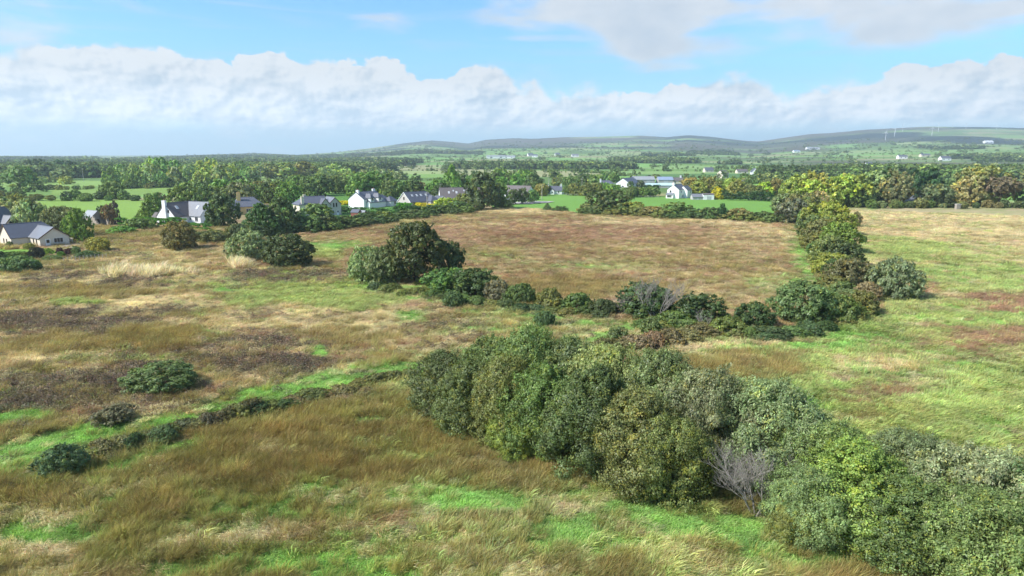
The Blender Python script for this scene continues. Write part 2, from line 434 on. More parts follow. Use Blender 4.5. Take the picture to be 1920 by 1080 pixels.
BLOBS = [  # u, v, ru, rv, species, weight
    (850, 940, 100, 32, 'green', 1.5), (60, 1012, 90, 22, 'green', 1.3), (460, 1075, 240, 26, 'green', .9), (1080, 1035, 120, 30, 'green', 1.1),
    (1330, 985, 170, 30, 'green', 1.0), (1540, 1060, 170, 34, 'green', 1.1), (705, 912, 30, 12, 'green', 1.4), (340, 852, 140, 13, 'green', 1.2), (1180, 930, 120, 22, 'green', .8),
    (520, 845, 280, 46, 'rush', .9), (930, 875, 240, 34, 'rush', .7), (960, 1020, 110, 35, 'rush', .8), (160, 930, 160, 28, 'rush', .8), (1190, 1018, 60, 22, 'rush', 1.0),
    (430, 1000, 110, 22, 'pale', 1.2), (50, 1055, 90, 22, 'pale', 1.2), (1010, 855, 120, 13, 'pale', 1.0), (1020, 800, 100, 16, 'pale', .6), (600, 1000, 200, 30, 'red', .7),
    (90, 605, 150, 20, 'scrub', 1.9), (330, 582, 70, 12, 'scrub', .8), (230, 725, 170, 30, 'scrub', 1.7), (60, 760, 130, 26, 'scrub', 1.1), (150, 530, 120, 16, 'scrub', .8),
    (520, 690, 120, 16, 'scrub', 1.4), (620, 745, 120, 12, 'scrub', .9), (560, 650, 60, 9, 'scrub', .7), (30, 810, 60, 14, 'scrub', .9), (600, 520, 120, 10, 'scrub', .8),
    (270, 514, 62, 8, 'reed', 1.3), (452, 498, 12, 7, 'reed', 1.6), (575, 556, 130, 24, 'sedge', 2.4), (160, 569, 40, 7, 'sedge', 1.8), (630, 522, 90, 8, 'sedge', 1.3), (690, 575, 60, 14, 'sedge', 1.0),
    (398, 546, 24, 5, 'green', 3.0), (395, 618, 20, 6, 'green', 2.4), (765, 600, 24, 14, 'green', 1.6), (575, 660, 22, 8, 'green', 1.4), (790, 660, 60, 12, 'green', .6),
    (300, 632, 70, 18, 'rush', 1.4), (80, 650, 90, 14, 'rush', 1.2), (600, 600, 160, 30, 'pale', .7), (300, 570, 120, 14, 'pale', .9), (820, 585, 90, 14, 'red', .8), (150, 555, 200, 10, 'rush', .8),
    (1000, 620, 160, 18, 'green', .5), (1110, 640, 60, 14, 'green', 1.2), (980, 590, 90, 10, 'green', .8), (700, 540, 120, 8, 'green', 1.0),
    (1600, 650, 110, 22, 'green', 2.6), (1460, 662, 100, 10, 'green', 2.0), (1500, 752, 60, 18, 'green', 1.4), (1640, 620, 90, 10, 'sedge', 1.0), (1350, 690, 130, 15, 'rush', 1.8),
    (1640, 742, 60, 16, 'red', 1.5), (1820, 640, 110, 26, 'red', 1.6), (1890, 570, 70, 20, 'red', 1.0), (1740, 545, 50, 16, 'red', 1.0), (1560, 695, 60, 8, 'pale', .9),
    (1820, 430, 200, 26, 'pale', 1.4), (1660, 420, 60, 20, 'pale', 1.2), (1700, 800, 200, 50, 'sedge', 1.2), (1850, 750, 120, 40, 'sedge', 1.0), (1850, 595, 80, 14, 'green', .8), (1680, 470, 80, 20, 'sedge', .8),
    (1505, 470, 26, 50, 'green', 1.6), (1460, 540, 60, 25, 'green', .35), (620, 460, 60, 10, 'green', 1.3), (590, 478, 50, 10, 'sedge', .8), (960, 500, 90, 10, 'green', .25), (1130, 500, 90, 8, 'green', .2),
    (960, 396, 130, 5, 'pale', 1.6), (1300, 418, 200, 5, 'pale', .9), (1440, 440, 60, 14, 'pale', 1.0), (1050, 440, 300, 18, 'red', .7), (1100, 540, 160, 16, 'rush', .7), (920, 480, 60, 8, 'green', .2)]
STRIPS = [([(-200, 910), (-40, 872), (150, 832), (300, 797), (420, 772), (560, 737), (700, 712), (820, 688)], 14, 'green', 6.0),
          ([(-100, 800), (60, 790), (130, 790)], 10, 'green', 1.0),
          ([(1690, 396), (1760, 415), (1830, 440), (1960, 480)], 4.5, 'pale', 5.0),
          ([(560, 750), (400, 795), (200, 850)], 7, 'scrub', 1.3),
          ([(870, 700), (1050, 690), (1300, 660), (1460, 640)], 9, 'pale', .8),
          ([(640, 520), (760, 560), (960, 585), (1200, 612), (1330, 640)], 8, 'green', .8)]
def px_of(x, y):
    d = np.maximum(y * CP + CAM_H * SP, 1.0)
    return 960 + FPX * x / d, 540 - FPX * (y * SP - CAM_H * CP) / d
def cover_weights(x, y):
    """weights of the plant kinds at ground points; returns (n, species), mask of mown/grazed ground and its colour"""
    u, v = px_of(x, y)
    # ragged edges: shift by a few metres of noise before looking the patch up
    jx = (fbm(x / 7, y / 7, 5, 3) - .5) * 9; jy = (fbm(x / 7, y / 7, 11, 3) - .5) * 9
    uu, vv = px_of(x + jx, y + jy)
    n = len(x); W = np.zeros((n, 7), np.float32)
    W[:] = (.22, .37, .15, .14, .24, .06, 0)
    W[inpoly(uu, vv, P_NEAR)] = (.42, .34, .40, .02, .09, .12, 0)
    W[inpoly(uu, vv, P_BROWN)] = (.18, .32, .17, .03, .46, .06, 0)
    r = inpoly(uu, vv, P_RIGHT)
    f = np.clip((vv - 400) / 160, 0, 1)[:, None]
    W[r] = ((1 - f) * np.array([.03, .64, .18, .0, .14, .26, 0]) + f * np.array([.08, .22, .44, .0, .17, .42, 0]))[r]
    bw = inpoly(uu, vv, P_BROWN)
    for (bu, bv, ru, rv, s, a) in BLOBS:
        q = ((uu - bu) / ru) ** 2 + ((vv - bv) / rv) ** 2
        W[:, SPEC.index(s)] += a * (1.35 if s == 'green' else 1.15) * np.exp(-q ** 1.5)
    for pl, wd, s, a in STRIPS:
        dm = np.full(n, 1e9)
        for (a0, b0), (a1, b1) in zip(pl[:-1], pl[1:]):
            t = np.clip(((uu - a0) * (a1 - a0) + (vv - b0) * (b1 - b0)) / ((a1 - a0) ** 2 + (b1 - b0) ** 2), 0, 1)
            dm = np.minimum(dm, np.hypot((uu - a0 - t * (a1 - a0)) * .5, vv - b0 - t * (b1 - b0)))
        W[:, SPEC.index(s)] += a * np.exp(-(dm / wd) ** 2)
    for k in range(7):
        W[:, k] *= np.exp(3.2 * (fbm(x / 12 + 31 * k, y / 9, 40 + k, 3, .6) - .5) + 2.6 * (fbm(x / 3.6 + 7 * k, y / 2.8, 140 + k, 2, .6) - .5)) ** np.where(bw, .45, 1.0)
    P = np.zeros(n, bool); PC = np.zeros((n, 3), np.float32)
    for poly, c in P_PAST:
        m = inpoly(u + (uu - u) * .25, v + (vv - v) * .25, poly) & (y > 0)
        P |= m; PC[m] = lin(*c, AL)
    return W, P, PC

# ------------------------------------------------------------------ terrain
SKYL = [(-600, 288), (0, 289), (300, 288), (480, 285), (560, 287), (640, 284), (700, 277), (760, 268), (810, 263), (850, 266), (878, 269), (910, 262), (960, 259), (1000, 260), (1060, 257),
        (1130, 256), (1200, 254), (1250, 257), (1290, 253), (1330, 256), (1400, 264), (1422, 265), (1470, 258), (1520, 251), (1560, 249), (1620, 243), (1700, 239), (1740, 237), (1850, 238), (1920, 240), (2300, 250), (2900, 280)]
_sa = np.radians([azel(u, v)[0] for u, v in SKYL]); _se = np.radians([max(azel(u, v)[1], 0.0) for u, v in SKYL])
CREST = 6600.0
def hills(x, y):
    r = np.hypot(x, y); a = np.arctan2(x, y)
    e = np.interp(a, _sa, _se, left=0, right=0)
    H = np.tan(e) * CREST + CAM_H * np.clip(e / 0.004, 0, 1)
    s = np.clip((r - 1300) / (CREST - 1300), 0, 1)
    f = s ** 1.5 * (1 - .12 * np.sin(s * math.pi) * (fbm(x / 900, y / 900, 3, 3) - .3) * 4)
    back = 1 - np.clip((r - CREST) / 5000, 0, 1) ** 2 * .8
    low = np.clip((r - 1500) / 2000, 0, 1) * (fbm(x / 1100, y / 1100, 8, 4) - .45) * 12
    return H * f * back + low * (1 - s) 
def relief(x, y):
    r = np.hypot(x, y); k = np.clip((420 - r) / 120, 0, 1)
    return k * ((fbm(x / 1.6, y / 1.6, 21, 2) - .5) * .34 + (fbm(x / 14, y / 14, 22, 3) - .5) * .5)
def fields(x, y, sx=210., sy=150., seed=60):
    ang = .35; xr = x * math.cos(ang) - y * math.sin(ang); yr = x * math.sin(ang) + y * math.cos(ang)
    gx = np.floor(xr / sx); gy = np.floor(yr / sy)
    d1 = np.full(x.shape, 1e9); d2 = d1.copy(); idv = np.zeros(x.shape)
    for i in (-1, 0, 1):
        for j in (-1, 0, 1):
            cx = gx + i; cy = gy + j
            px = (cx + .15 + .7 * _hash(cx, cy, seed)) * sx; py = (cy + .15 + .7 * _hash(cx, cy, seed + 1)) * sy
            d = np.hypot((xr - px) / 1.25, yr - py); h = _hash(cx, cy, seed + 2)
            c = d < d1
            d2 = np.where(c, d1, np.minimum(d2, d)); idv = np.where(c, h, idv); d1 = np.where(c, d, d1)
    return idv, d2 - d1
def wooded(x, y):
    """0..1: woods and plantations of the plain and the lower slopes"""
    r = np.hypot(x, y); u, v = px_of(x, y)
    w = fbm(x / 420, y / 260, 90, 3)
    side = np.clip((820 - u) / 160, 0, 1)
    left = side * .10
    band = np.exp(-((r - 1080) / 230) ** 2) * .20
    return w + left + band - (1 - side) * .05 - np.clip((880 - r) / 150, 0, 1) * .5
FPAL = np.array([lin(158, 190, 112, AL), lin(134, 170, 88, AL), lin(176, 192, 124, AL), lin(120, 150, 84, AL), lin(184, 184, 132, AL), lin(150, 196, 104, AL)])
def ground_color(x, y, z):
    r = np.hypot(x, y); u, v = px_of(x, y)
    W, P, PC = cover_weights(x, y)
    W2 = W ** 1.7
    col = (W2 @ SCOL) / W2.sum(1)[:, None] * .55
    col[P] = PC[P]
    idv, edge = fields(x, y)
    far = FPAL[(idv * 997).astype(int) % 6] * (.9 + .2 * fbm(x / 30, y / 30, 33, 3))[:, None]
    k = np.clip((z - 35) / 70, 0, 1)
    moor = np.array(lin(128, 106, 92, AL)) * (1 - fbm(x / 500, y / 500, 70, 4))[:, None] * 1.0 + np.array(lin(96, 116, 84, AL)) * fbm(x / 500, y / 500, 70, 4)[:, None]
    mm = np.clip((fbm(x / 700, y / 700, 77, 4) - .5) * 8 + (k * 2.6 - 1.1), 0, 1)[:, None]
    far = far * (1 - mm) + moor * mm
    fo = np.clip((fbm(x / 800, y / 600, 83, 3) - .53) * 14, 0, 1) * np.clip((r - 3600) / 500, 0, 1)
    far = far * (1 - fo[:, None]) + np.array((.018, .034, .022)) * fo[:, None]
    wd = np.clip((wooded(x, y) - .60) * 10, 0, 1) * np.clip((r - 560) / 100, 0, 1) * np.clip((3600 - r) / 400, 0, 1)
    far = far * (1 - wd[:, None]) + np.array((.03, .05, .025)) * wd[:, None]
    f = (np.clip((r - 420) / 60, 0, 1) * ~P)[:, None]
    return col * (1 - f) + far * f

def build_ground():
    fine = np.radians(np.linspace(-47, 47, 560)); co = np.radians(np.linspace(47, 313, 80)[1:-1])
    az = np.concatenate([fine, co]); na = len(az)
    rr = np.concatenate([[4, 10, 18, 25], np.exp(np.linspace(math.log(30), math.log(14000), 430))]); nr = len(rr)
    A, R = np.meshgrid(az, rr)
    x = (np.sin(A) * R).ravel(); y = (np.cos(A) * R).ravel()
    z = hills(x, y) + relief(x, y)
    x = np.append(x, 0); y = np.append(y, 0); z = np.append(z, 0)
    i = np.arange(nr - 1)[:, None]; j = np.arange(na)[None]; j2 = (j + 1) % na
    F = np.stack([i * na + j, i * na + j2 + 0 * i, (i + 1) * na + j2, (i + 1) * na + j], -1).reshape(-1, 4)[:, ::-1]
    cen = len(x) - 1
    fan = np.stack([np.arange(na), (np.arange(na) + 1) % na, np.full(na, cen), np.full(na, cen)], 1)
    me = bpy.data.meshes.new('ground')
    V = np.stack([x, y, z], 1)
    tri = fan[:, :3][:, ::-1]
    loops = np.concatenate([F.ravel(), tri.ravel()]).astype(np.int32)
    starts = np.concatenate([np.arange(len(F)) * 4, len(F) * 4 + np.arange(len(tri)) * 3]).astype(np.int32)
    me.vertices.add(len(V)); me.vertices.foreach_set('co', V.astype(np.float32).ravel())
    me.loops.add(len(loops)); me.loops.foreach_set('vertex_index', loops)
    me.polygons.add(len(starts)); me.polygons.foreach_set('loop_start', starts)
    me.update(calc_edges=True)
    vert_col(me, 'gcol', ground_color(x, y, z))
    me.polygons.foreach_set('use_smooth', np.ones(len(starts), bool))
    me.materials.append(M['ground'])
    o = obj('ground', me); tag(o, kind='structure')
build_ground()

# ------------------------------------------------------------------ instanced cover (uncountable: grass, rushes, far hedges and woods)
def scatter(name, pts, rot, scl, idx, col, protos, label, cat):
    me = bpy.data.meshes.new(name); me.vertices.add(len(pts)); me.vertices.foreach_set('co', np.ascontiguousarray(pts, np.float32).ravel())
    for nm, ty, key, arr in (('rot', 'FLOAT_VECTOR', 'vector', rot), ('scl', 'FLOAT_VECTOR', 'vector', scl), ('idx', 'INT', 'value', idx)):
        a = me.attributes.new(nm, ty, 'POINT'); a.data.foreach_set(key, np.ascontiguousarray(arr, np.int32 if ty == 'INT' else np.float32).ravel())
    vert_col(me, 'gcol', col)
    col_ = bpy.data.collections.new(name + '_kinds')
    for k, p in enumerate(protos):
        o = bpy.data.objects.new('%s_kind_%s' % (name, chr(97 + k)), p); col_.objects.link(o)
    ng = bpy.data.node_groups.new(name, 'GeometryNodeTree')
    ng.interface.new_socket('Geometry', in_out='INPUT', socket_type='NodeSocketGeometry')
    ng.interface.new_socket('Geometry', in_out='OUTPUT', socket_type='NodeSocketGeometry')
    N = ng.nodes; L = ng.links
    gi = N.new('NodeGroupInput'); go = N.new('NodeGroupOutput'); ip = N.new('GeometryNodeInstanceOnPoints'); ci = N.new('GeometryNodeCollectionInfo')
    ci.inputs['Collection'].default_value = col_; ci.inputs['Separate Children'].default_value = True; ci.inputs['Reset Children'].default_value = True
    ip.inputs['Pick Instance'].default_value = True
    def na(n, t):
        q = N.new('GeometryNodeInputNamedAttribute'); q.data_type = t; q.inputs[0].default_value = n; return q.outputs[0]
    e2r = N.new('FunctionNodeEulerToRotation'); L.new(na('rot', 'FLOAT_VECTOR'), e2r.inputs[0])
    L.new(gi.outputs[0], ip.inputs['Points']); L.new(ci.outputs[0], ip.inputs['Instance']); L.new(na('idx', 'INT'), ip.inputs['Instance Index'])
    L.new(e2r.outputs[0], ip.inputs['Rotation']); L.new(na('scl', 'FLOAT_VECTOR'), ip.inputs['Scale']); L.new(ip.outputs[0], go.inputs[0])
    o = obj(name, me); md = o.modifiers.new('scatter', 'NODES'); md.node_group = ng
    return tag(o, label, cat, kind='stuff')

def blades(n, rad, h, wid, spread, lean, droop, seed, seg=2):
    """a tuft: n tapering blades; lean towards +x, tips droop"""
    r = np.random.default_rng(seed)
    th = r.uniform(0, 2 * np.pi, n); q = np.sqrt(r.uniform(0, 1, n)) * rad
    b = np.stack([np.cos(th) * q, np.sin(th) * q, np.full(n, -.06)], 1)
    d = np.stack([np.cos(th) * q / rad * spread + lean + r.normal(0, .22, n), np.sin(th) * q / rad * spread + r.normal(0, .22, n), np.ones(n)], 1)
    d /= np.linalg.norm(d, axis=1)[:, None]
    L = h * r.uniform(.55, 1.15, n)[:, None]
    m = b + d * L * .55
    d2 = d + np.stack([droop + lean * .8 + d[:, 0] * .3, d[:, 1] * .6, -np.full(n, droop)], 1); d2 /= np.linalg.norm(d2, axis=1)[:, None]
    t = m + d2 * L * .5
    a = r.uniform(0, np.pi, n); s = np.stack([np.cos(a), np.sin(a), 0 * a], 1) * wid * r.uniform(.6, 1.3, n)[:, None]
    V = np.stack([b - s * .6, b + s * .6, m + s, m - s, t], 1).reshape(-1, 3)
    k = np.arange(n)[:, None] * 5
    F = np.concatenate([k + [0, 1, 2], k + [0, 2, 3], k + [3, 2, 4]], 0)
    me = npmesh('tuft', V, F, 3)
    ti = r.uniform(.72, 1.28, n)[:, None] * np.array([1, 1, 1]) * (1 + r.normal(0, .06, (n, 3)))
    face_col(me, 'tint', np.concatenate([ti, ti, ti])); me.materials.append(M['grass']); return me
def scrubby(n, rad, h, leaf, seed):
    r = np.random.default_rng(seed)
    d = r.normal(0, 1, (n, 3)); d[:, 2] = np.abs(d[:, 2]); d /= np.linalg.norm(d, axis=1)[:, None]
    p = d * r.uniform(.45, 1.05, n)[:, None] * np.array([rad, rad, h])
    a = r.normal(0, 1, (n, 3)) + d * .3 + np.array([.5, 0, .4]); a /= np.linalg.norm(a, axis=1)[:, None]
    b = np.cross(a, d + r.normal(0, .5, (n, 3))); b /= np.linalg.norm(b, axis=1)[:, None] + 1e-6
    s = leaf * r.uniform(.5, 1.4, n)[:, None]
    V = np.stack([p - a * s * 1.6, p + b * s * .6, p + a * s * 1.6, p - b * s * .6], 1).reshape(-1, 3)
    me = npmesh('tuft', V, np.arange(4 * n).reshape(-1, 4), 4)
    ti = r.uniform(.6, 1.4, n)[:, None] * (1 + r.normal(0, .08, (n, 3)))
    face_col(me, 'tint', ti); me.materials.append(M['grass']); return me
PROTO = {
    'rush': [blades(80, .34, .85, .012, .55, .25, .20, 100 + i) for i in range(3)],
    'pale': [blades(80, .38, .75, .013, .55, .75, .85, 110 + i) for i in range(3)],
    'green': [blades(90, .42, .30, .016, .7, .35, .45, 120 + i) for i in range(3)],
    'scrub': [scrubby(110, .48, .50, .055, 130 + i) for i in range(3)],
    'red': [blades(80, .36, .62, .012, .6, .55, .5, 140 + i) for i in range(3)],
    'sedge': [blades(46, .36, .80, .026, .75, .35, .45, 150 + i) for i in range(3)],
    'reed': [blades(34, .40, 1.5, .03, .25, .15, .15, 160 + i) for i in range(2)]}
GLAB = {'rush': ('rushes', 'golden brown rushes standing in thick clumps over the wet meadow', 'rushes'),
        'pale': ('dry_grass', 'pale dead grass combed over by the wind across the meadow', 'grass'),
        'green': ('green_grass', 'short bright green grass in patches and strips between the rushes', 'grass'),
        'scrub': ('heather_scrub', 'dark grey brown heather and low scrub in the left meadow', 'scrub'),
        'red': ('russet_grass', 'russet brown moor grass covering most of the middle field', 'grass'),
        'sedge': ('sedge', 'yellow green sedge and flag leaves in the wet ground', 'sedge'),
        'reed': ('reeds', 'bleached tall reeds in a small stand left of centre', 'reeds')}
def build_grass():
    r = np.random.default_rng(5)
    X = []; Y = []; SC = []; ZS = []; AC = []
    for r0, r1, dens, s in ((31, 56, 10, .95), (56, 85, 6.5, 1.12), (85, 135, 3.5, 1.4), (135, 220, 1.6, 1.95), (220, 345, .65, 2.8), (31, 125, .30, -1.35)):
        am = math.radians(43); n = int(dens * am * (r1 * r1 - r0 * r0))
        rr = np.sqrt(r.uniform(r0 * r0, r1 * r1, n)); a = r.uniform(-am, am, n)
        X.append(rr * np.sin(a)); Y.append(rr * np.cos(a)); SC.append(np.full(n, abs(s))); ZS.append(np.full(n, s ** .45 if s > 0 else 1.25)); AC.append(np.full(n, s < 0))
    x = np.concatenate(X); y = np.concatenate(Y); sc_ = np.concatenate(SC); zs = np.concatenate(ZS); acc = np.concatenate(AC)
    W, P, PC = cover_weights(x, y); u, v = px_of(x, y)
    ok = ~P & (u > -160) & (u < 2080) & (v < 1180) & ((v > 425) | inpoly(u, v, P_BROWN) | inpoly(u, v, P_RIGHT))
    x, y, sc_, zs, W, acc = x[ok], y[ok], sc_[ok], zs[ok], W[ok], acc[ok]
    n = len(x)
    g = np.log(W + 1e-6) * 1.9 - np.log(-np.log(r.uniform(1e-9, 1, W.shape)))
    sp = g.argmax(1)
    z = relief(x, y)
    flow = (fbm(x / 16, y / 16, 51, 3) - .5) * 3.0 - .25
    Wn = W ** 1.6; mixcol = (Wn @ SCOL) / Wn.sum(1)[:, None]
    big = fbm(x / 3.2, y / 2.4, 53, 4, .6)
    for k, s in enumerate(SPEC):
        m = sp == k; q = int(m.sum())
        if q == 0: continue
        f = .38
        c = SCOL[k] * (1 - f) + mixcol[m] * f
        c = c * (.55 + .90 * big[m])[:, None] * r.uniform(.78, 1.22, q)[:, None] * (1 + r.normal(0, .05, (q, 3)))
        c = c * np.where(acc[m], r.choice([.72, .85, 1.15, 1.3], q), 1)[:, None]
        rot = np.stack([r.normal(0, .1, q), r.normal(0, .1, q), flow[m] + r.normal(0, .45, q)], 1)
        hgt = (.72 + .6 * big[m]) * r.uniform(.75, 1.25, q)
        scl = np.stack([sc_[m] * r.uniform(.8, 1.25, q), sc_[m] * r.uniform(.8, 1.25, q), zs[m] * hgt], 1)
        nm, lb, ct = GLAB[s]
        scatter(nm, np.stack([x[m], y[m], z[m]], 1), rot, scl, r.integers(0, len(PROTO[s]), q), np.clip(c, 0, 1), PROTO[s], lb, ct)
    print('grass tufts', n)
build_grass()

# ------------------------------------------------------------------ trees and shrubs
def prof(kind, z):
    if kind == 'bush': return np.where(z > .40, np.sqrt(np.clip(1 - ((z - .40) / .60) ** 2, 0, 1)), .80 + .20 * z / .40)
    if kind == 'willow': return np.where(z > .35, np.clip(1 - ((z - .35) / .65) ** 2.6, 0, 1), .72 + .28 * z / .35)
    if kind == 'tree': return np.where(z > .52, np.sqrt(np.clip(1 - ((z - .52) / .48) ** 2, 0, 1)), np.sqrt(np.clip(1 - ((.52 - z) / .40) ** 2, 0.02, 1)))
    if kind == 'tall': return np.where(z > .35, np.clip(1 - ((z - .35) / .65) ** 2.2, 0, 1) * .9 + .1 * (1 - z), .88 + .12 * z / .35)
    if kind == 'cypress': return np.clip((1 - z) ** .62 * (0.82 + .18 * np.clip(z / .2, 0, 1)) * 1.15, 0, 1)
    if kind == 'spruce': return np.clip((1.02 - z) * 1.0, .02, 1)
    if kind == 'hedge': return np.ones_like(z) * .96
    if kind == 'bramble': return np.sqrt(np.clip(1 - z ** 2.0, 0, 1)) * .97 + .03
    if kind == 'pine': return np.where(z > .45, np.sqrt(np.clip(1 - ((z - .72) / .30) ** 2, 0.02, 1)), .30)
    if kind == 'flat': return np.where(z > .30, np.sqrt(np.clip(1 - ((z - .30) / .70) ** 2, 0, 1)), .9)
ZMIN = {'tree': .16, 'pine': .42, 'bush': .02, 'willow': .02, 'tall': .06, 'cypress': .02, 'spruce': .03, 'hedge': .03, 'bramble': .02, 'flat': .02}
def crown(kind, n, nl, ns, leaf, seed, aspect=1.5, up=0.3, pale=0.0, yellow=0.12, flatten=1.0, zs=1.0, sprigs=0):
    """leaves on small clumps on large lobes inside a profile; unit box x, y in +-.5, z in 0..1"""
    r = np.random.default_rng(seed)
    z0 = ZMIN[kind]
    # lobes fill the profile, denser where it is wide
    zz = np.linspace(z0, .97, 400); pw = np.cumsum(prof(kind, zz) + .10); pw = pw / pw[-1]
    lz = np.interp((np.arange(nl) + r.uniform(.2, .8, nl)) / nl, pw, zz); th = np.arange(nl) * 2.39996 + r.uniform(-.25, .25, nl)
    R = prof(kind, lz) * .5
    lr = np.clip(.5 * r.uniform(.20, .52, nl) * (14. / nl) ** .25 * 1.15, .035, np.maximum(R * .62, .05))
    inner = r.uniform(0, 1, nl) < .22
    rad = np.maximum(R - lr * r.uniform(.62, 1.0, nl), 0) * np.where(inner, r.uniform(.2, .8, nl), 1)
    # a lopsided crown: some sectors bulge, others stay back
    lop = 1 + .13 * np.sin(th * 2 + seed) + .11 * np.sin(th * 3 + seed * 1.7 + lz * 4)
    lc = np.stack([np.cos(th) * rad * lop, np.sin(th) * rad * lop, np.clip(lz, z0 + lr * .4, 1 - lr * .8)], 1)
    if kind == 'hedge':
        lc[:, 0] = r.uniform(-.46, .46, nl); lc[:, 1] = r.uniform(-.36, .36, nl); lr = np.full(nl, .11)
        lc[:, 2] = r.uniform(.1, .92, nl)
    # small clumps on the lobes
    li = np.repeat(np.arange(nl), ns); m = nl * ns
    out = lc - np.array([0, 0, .45]); out[:, 2] *= .6; out /= np.linalg.norm(out, axis=1)[:, None] + 1e-6
    d = r.normal(0, 1, (m, 3)) + out[li] * .75 + np.array([0, 0, .25]); d /= np.linalg.norm(d, axis=1)[:, None]
    sc_ = lc[li] + d * (lr[li] * np.where(r.uniform(0, 1, m) < .12, r.uniform(1.0, 1.35, m), r.uniform(.55, 1.02, m)))[:, None]
    sr = lr[li] * r.uniform(.22, .42, m)
    # leaves
    si = r.integers(0, m, n)
    e = r.normal(0, 1, (n, 3)) + d[si] * .9 + np.array([0, 0, up * .6]); e /= np.linalg.norm(e, axis=1)[:, None]
    p = sc_[si] + e * (sr[si] * r.uniform(.5, 1.1, n))[:, None] * np.array([1, 1, flatten * zs ** .7])
    p[:, 2] = np.maximum(p[:, 2], .004 + r.uniform(0, .03, n))
    nrm = e * .7 + d[si] * .5 + r.normal(0, .38, (n, 3)); nrm /= np.linalg.norm(nrm, axis=1)[:, None]
    a = r.normal(0, 1, (n, 3)) + np.array([.25, 0, up * 2.4]) + d[si] * .5
    a -= nrm * (a * nrm).sum(1)[:, None]; a /= np.linalg.norm(a, axis=1)[:, None] + 1e-6
    if sprigs:                                              # shoots standing out of the crown
        K = 12; bi = r.choice(np.nonzero(d[:, 2] > -.1)[0], sprigs)
        sd_ = d[bi] * .7 + np.array([.12, 0, .75]) + r.normal(0, .22, (sprigs, 3)); sd_ /= np.linalg.norm(sd_, axis=1)[:, None]
        ln = r.uniform(.03, .085, sprigs); tt = r.uniform(.1, 1, (sprigs, K))
        q = (sc_[bi][:, None] + sd_[:, None] * (tt * ln[:, None])[..., None]).reshape(-1, 3) + r.normal(0, .004, (sprigs * K, 3))
        o_ = np.repeat(sd_, K, 0); n2 = r.normal(0, 1, o_.shape); n2 -= o_ * (n2 * o_).sum(1)[:, None]; n2 /= np.linalg.norm(n2, axis=1)[:, None]
        p = np.concatenate([p, q]); nrm = np.concatenate([nrm, n2]); a = np.concatenate([a, o_]); si = np.concatenate([si, np.repeat(bi, K)]); n = len(p)
        p[:, 2] = np.maximum(p[:, 2], .004)
    b = np.cross(nrm, a)
    s = leaf * r.uniform(.6, 1.35, n)[:, None]
    A = a * s * math.sqrt(aspect) * np.array([1, 1, zs]); B = b * s / math.sqrt(aspect) * np.array([1, 1, zs])
    V = np.stack([p - A, p + B * .9 - A * .1, p + A, p - B * .9 - A * .1], 1).reshape(-1, 3)
    me = npmesh('crown', V, np.arange(4 * n).reshape(-1, 4), 4)
    t = (r.uniform(.80, 1.2, nl)[li] * r.uniform(.76, 1.24, m))[si] * r.uniform(.70, 1.32, n)
    T = np.repeat(t[:, None], 3, 1)
    yl = (r.uniform(0, 1, m) < yellow)[si] | (r.uniform(0, 1, n) < yellow * .6)
    T[yl] *= np.array([1.35, 1.15, .75])
    if pale > 0:
        pp = (r.uniform(0, 1, n) < pale); T[pp] = T[pp] * np.array([1.5, 1.5, 1.5])
    T *= 1 + r.normal(0, .05, (n, 3))
    face_col(me, 'tint', T); me.materials.append(M['foliage'])
    return me, lc, lr
def trunk_mesh(kind, lc, lr, seed, base=.030, stems=1, material='bark', sides=6):
    r = random.Random(seed); mb = MB()
    order = sorted(range(len(lc)), key=lambda k: -lc[k][2])
    if kind in ('spruce', 'cypress'):
        mb.tube([(0, 0, -.03), (0, 0, .5), (0, 0, .93)], [base, base * .6, base * .12], sides)
        pick = order[::max(1, len(order) // 8)]
        for k in pick:
            c = lc[k]; mb.tube([(0, 0, max(c[2] - .06, .04)), tuple(c)], [base * .3, base * .08], 4)
        return mb.mesh('trunk', M[material])
    heads = []
    for s in range(stems):
        a = r.uniform(0, 6.28); q = 0 if stems == 1 else r.uniform(.02, .10)
        bx, by = math.cos(a) * q, math.sin(a) * q
        lx, ly = bx * (1 if stems == 1 else 2.6) + r.uniform(-.03, .03), by * (1 if stems == 1 else 2.6) + r.uniform(-.03, .03)
        h = .82 if stems == 1 else r.uniform(.55, .75); b = base * (1 if stems == 1 else .7)
        path = [(bx, by, -.03), (bx + (lx - bx) * .3 + r.uniform(-.015, .015), by + (ly - by) * .3, h * .33), (bx + (lx - bx) * .7, by + (ly - by) * .7 + r.uniform(-.02, .02), h * .66), (lx, ly, h)]
        mb.tube(path, [b * 1.25, b * .85, b * .5, b * .15], sides); heads.append(path)
    nb = min(len(order), 12)
    step = max(1, len(order) // nb)
    for k in order[::step][:nb]:
        c = Vector(lc[k]); pth = min(heads, key=lambda p: (Vector(p[2]) - c).length)
        z = max(.16, c.z * .55); t = min(z / max(pth[3][2], .01), .95) * 3; i = min(int(t), 2); f = t - i
        st = Vector(pth[i]).lerp(Vector(pth[i + 1]), f)
        mid = st.lerp(c, .55) + Vector((r.uniform(-.02, .02), r.uniform(-.02, .02), .02))
        mb.tube([st, mid, c], [base * .42, base * .26, base * .08], 4)
    return mb.mesh('trunk', M[material])
LIB = {}
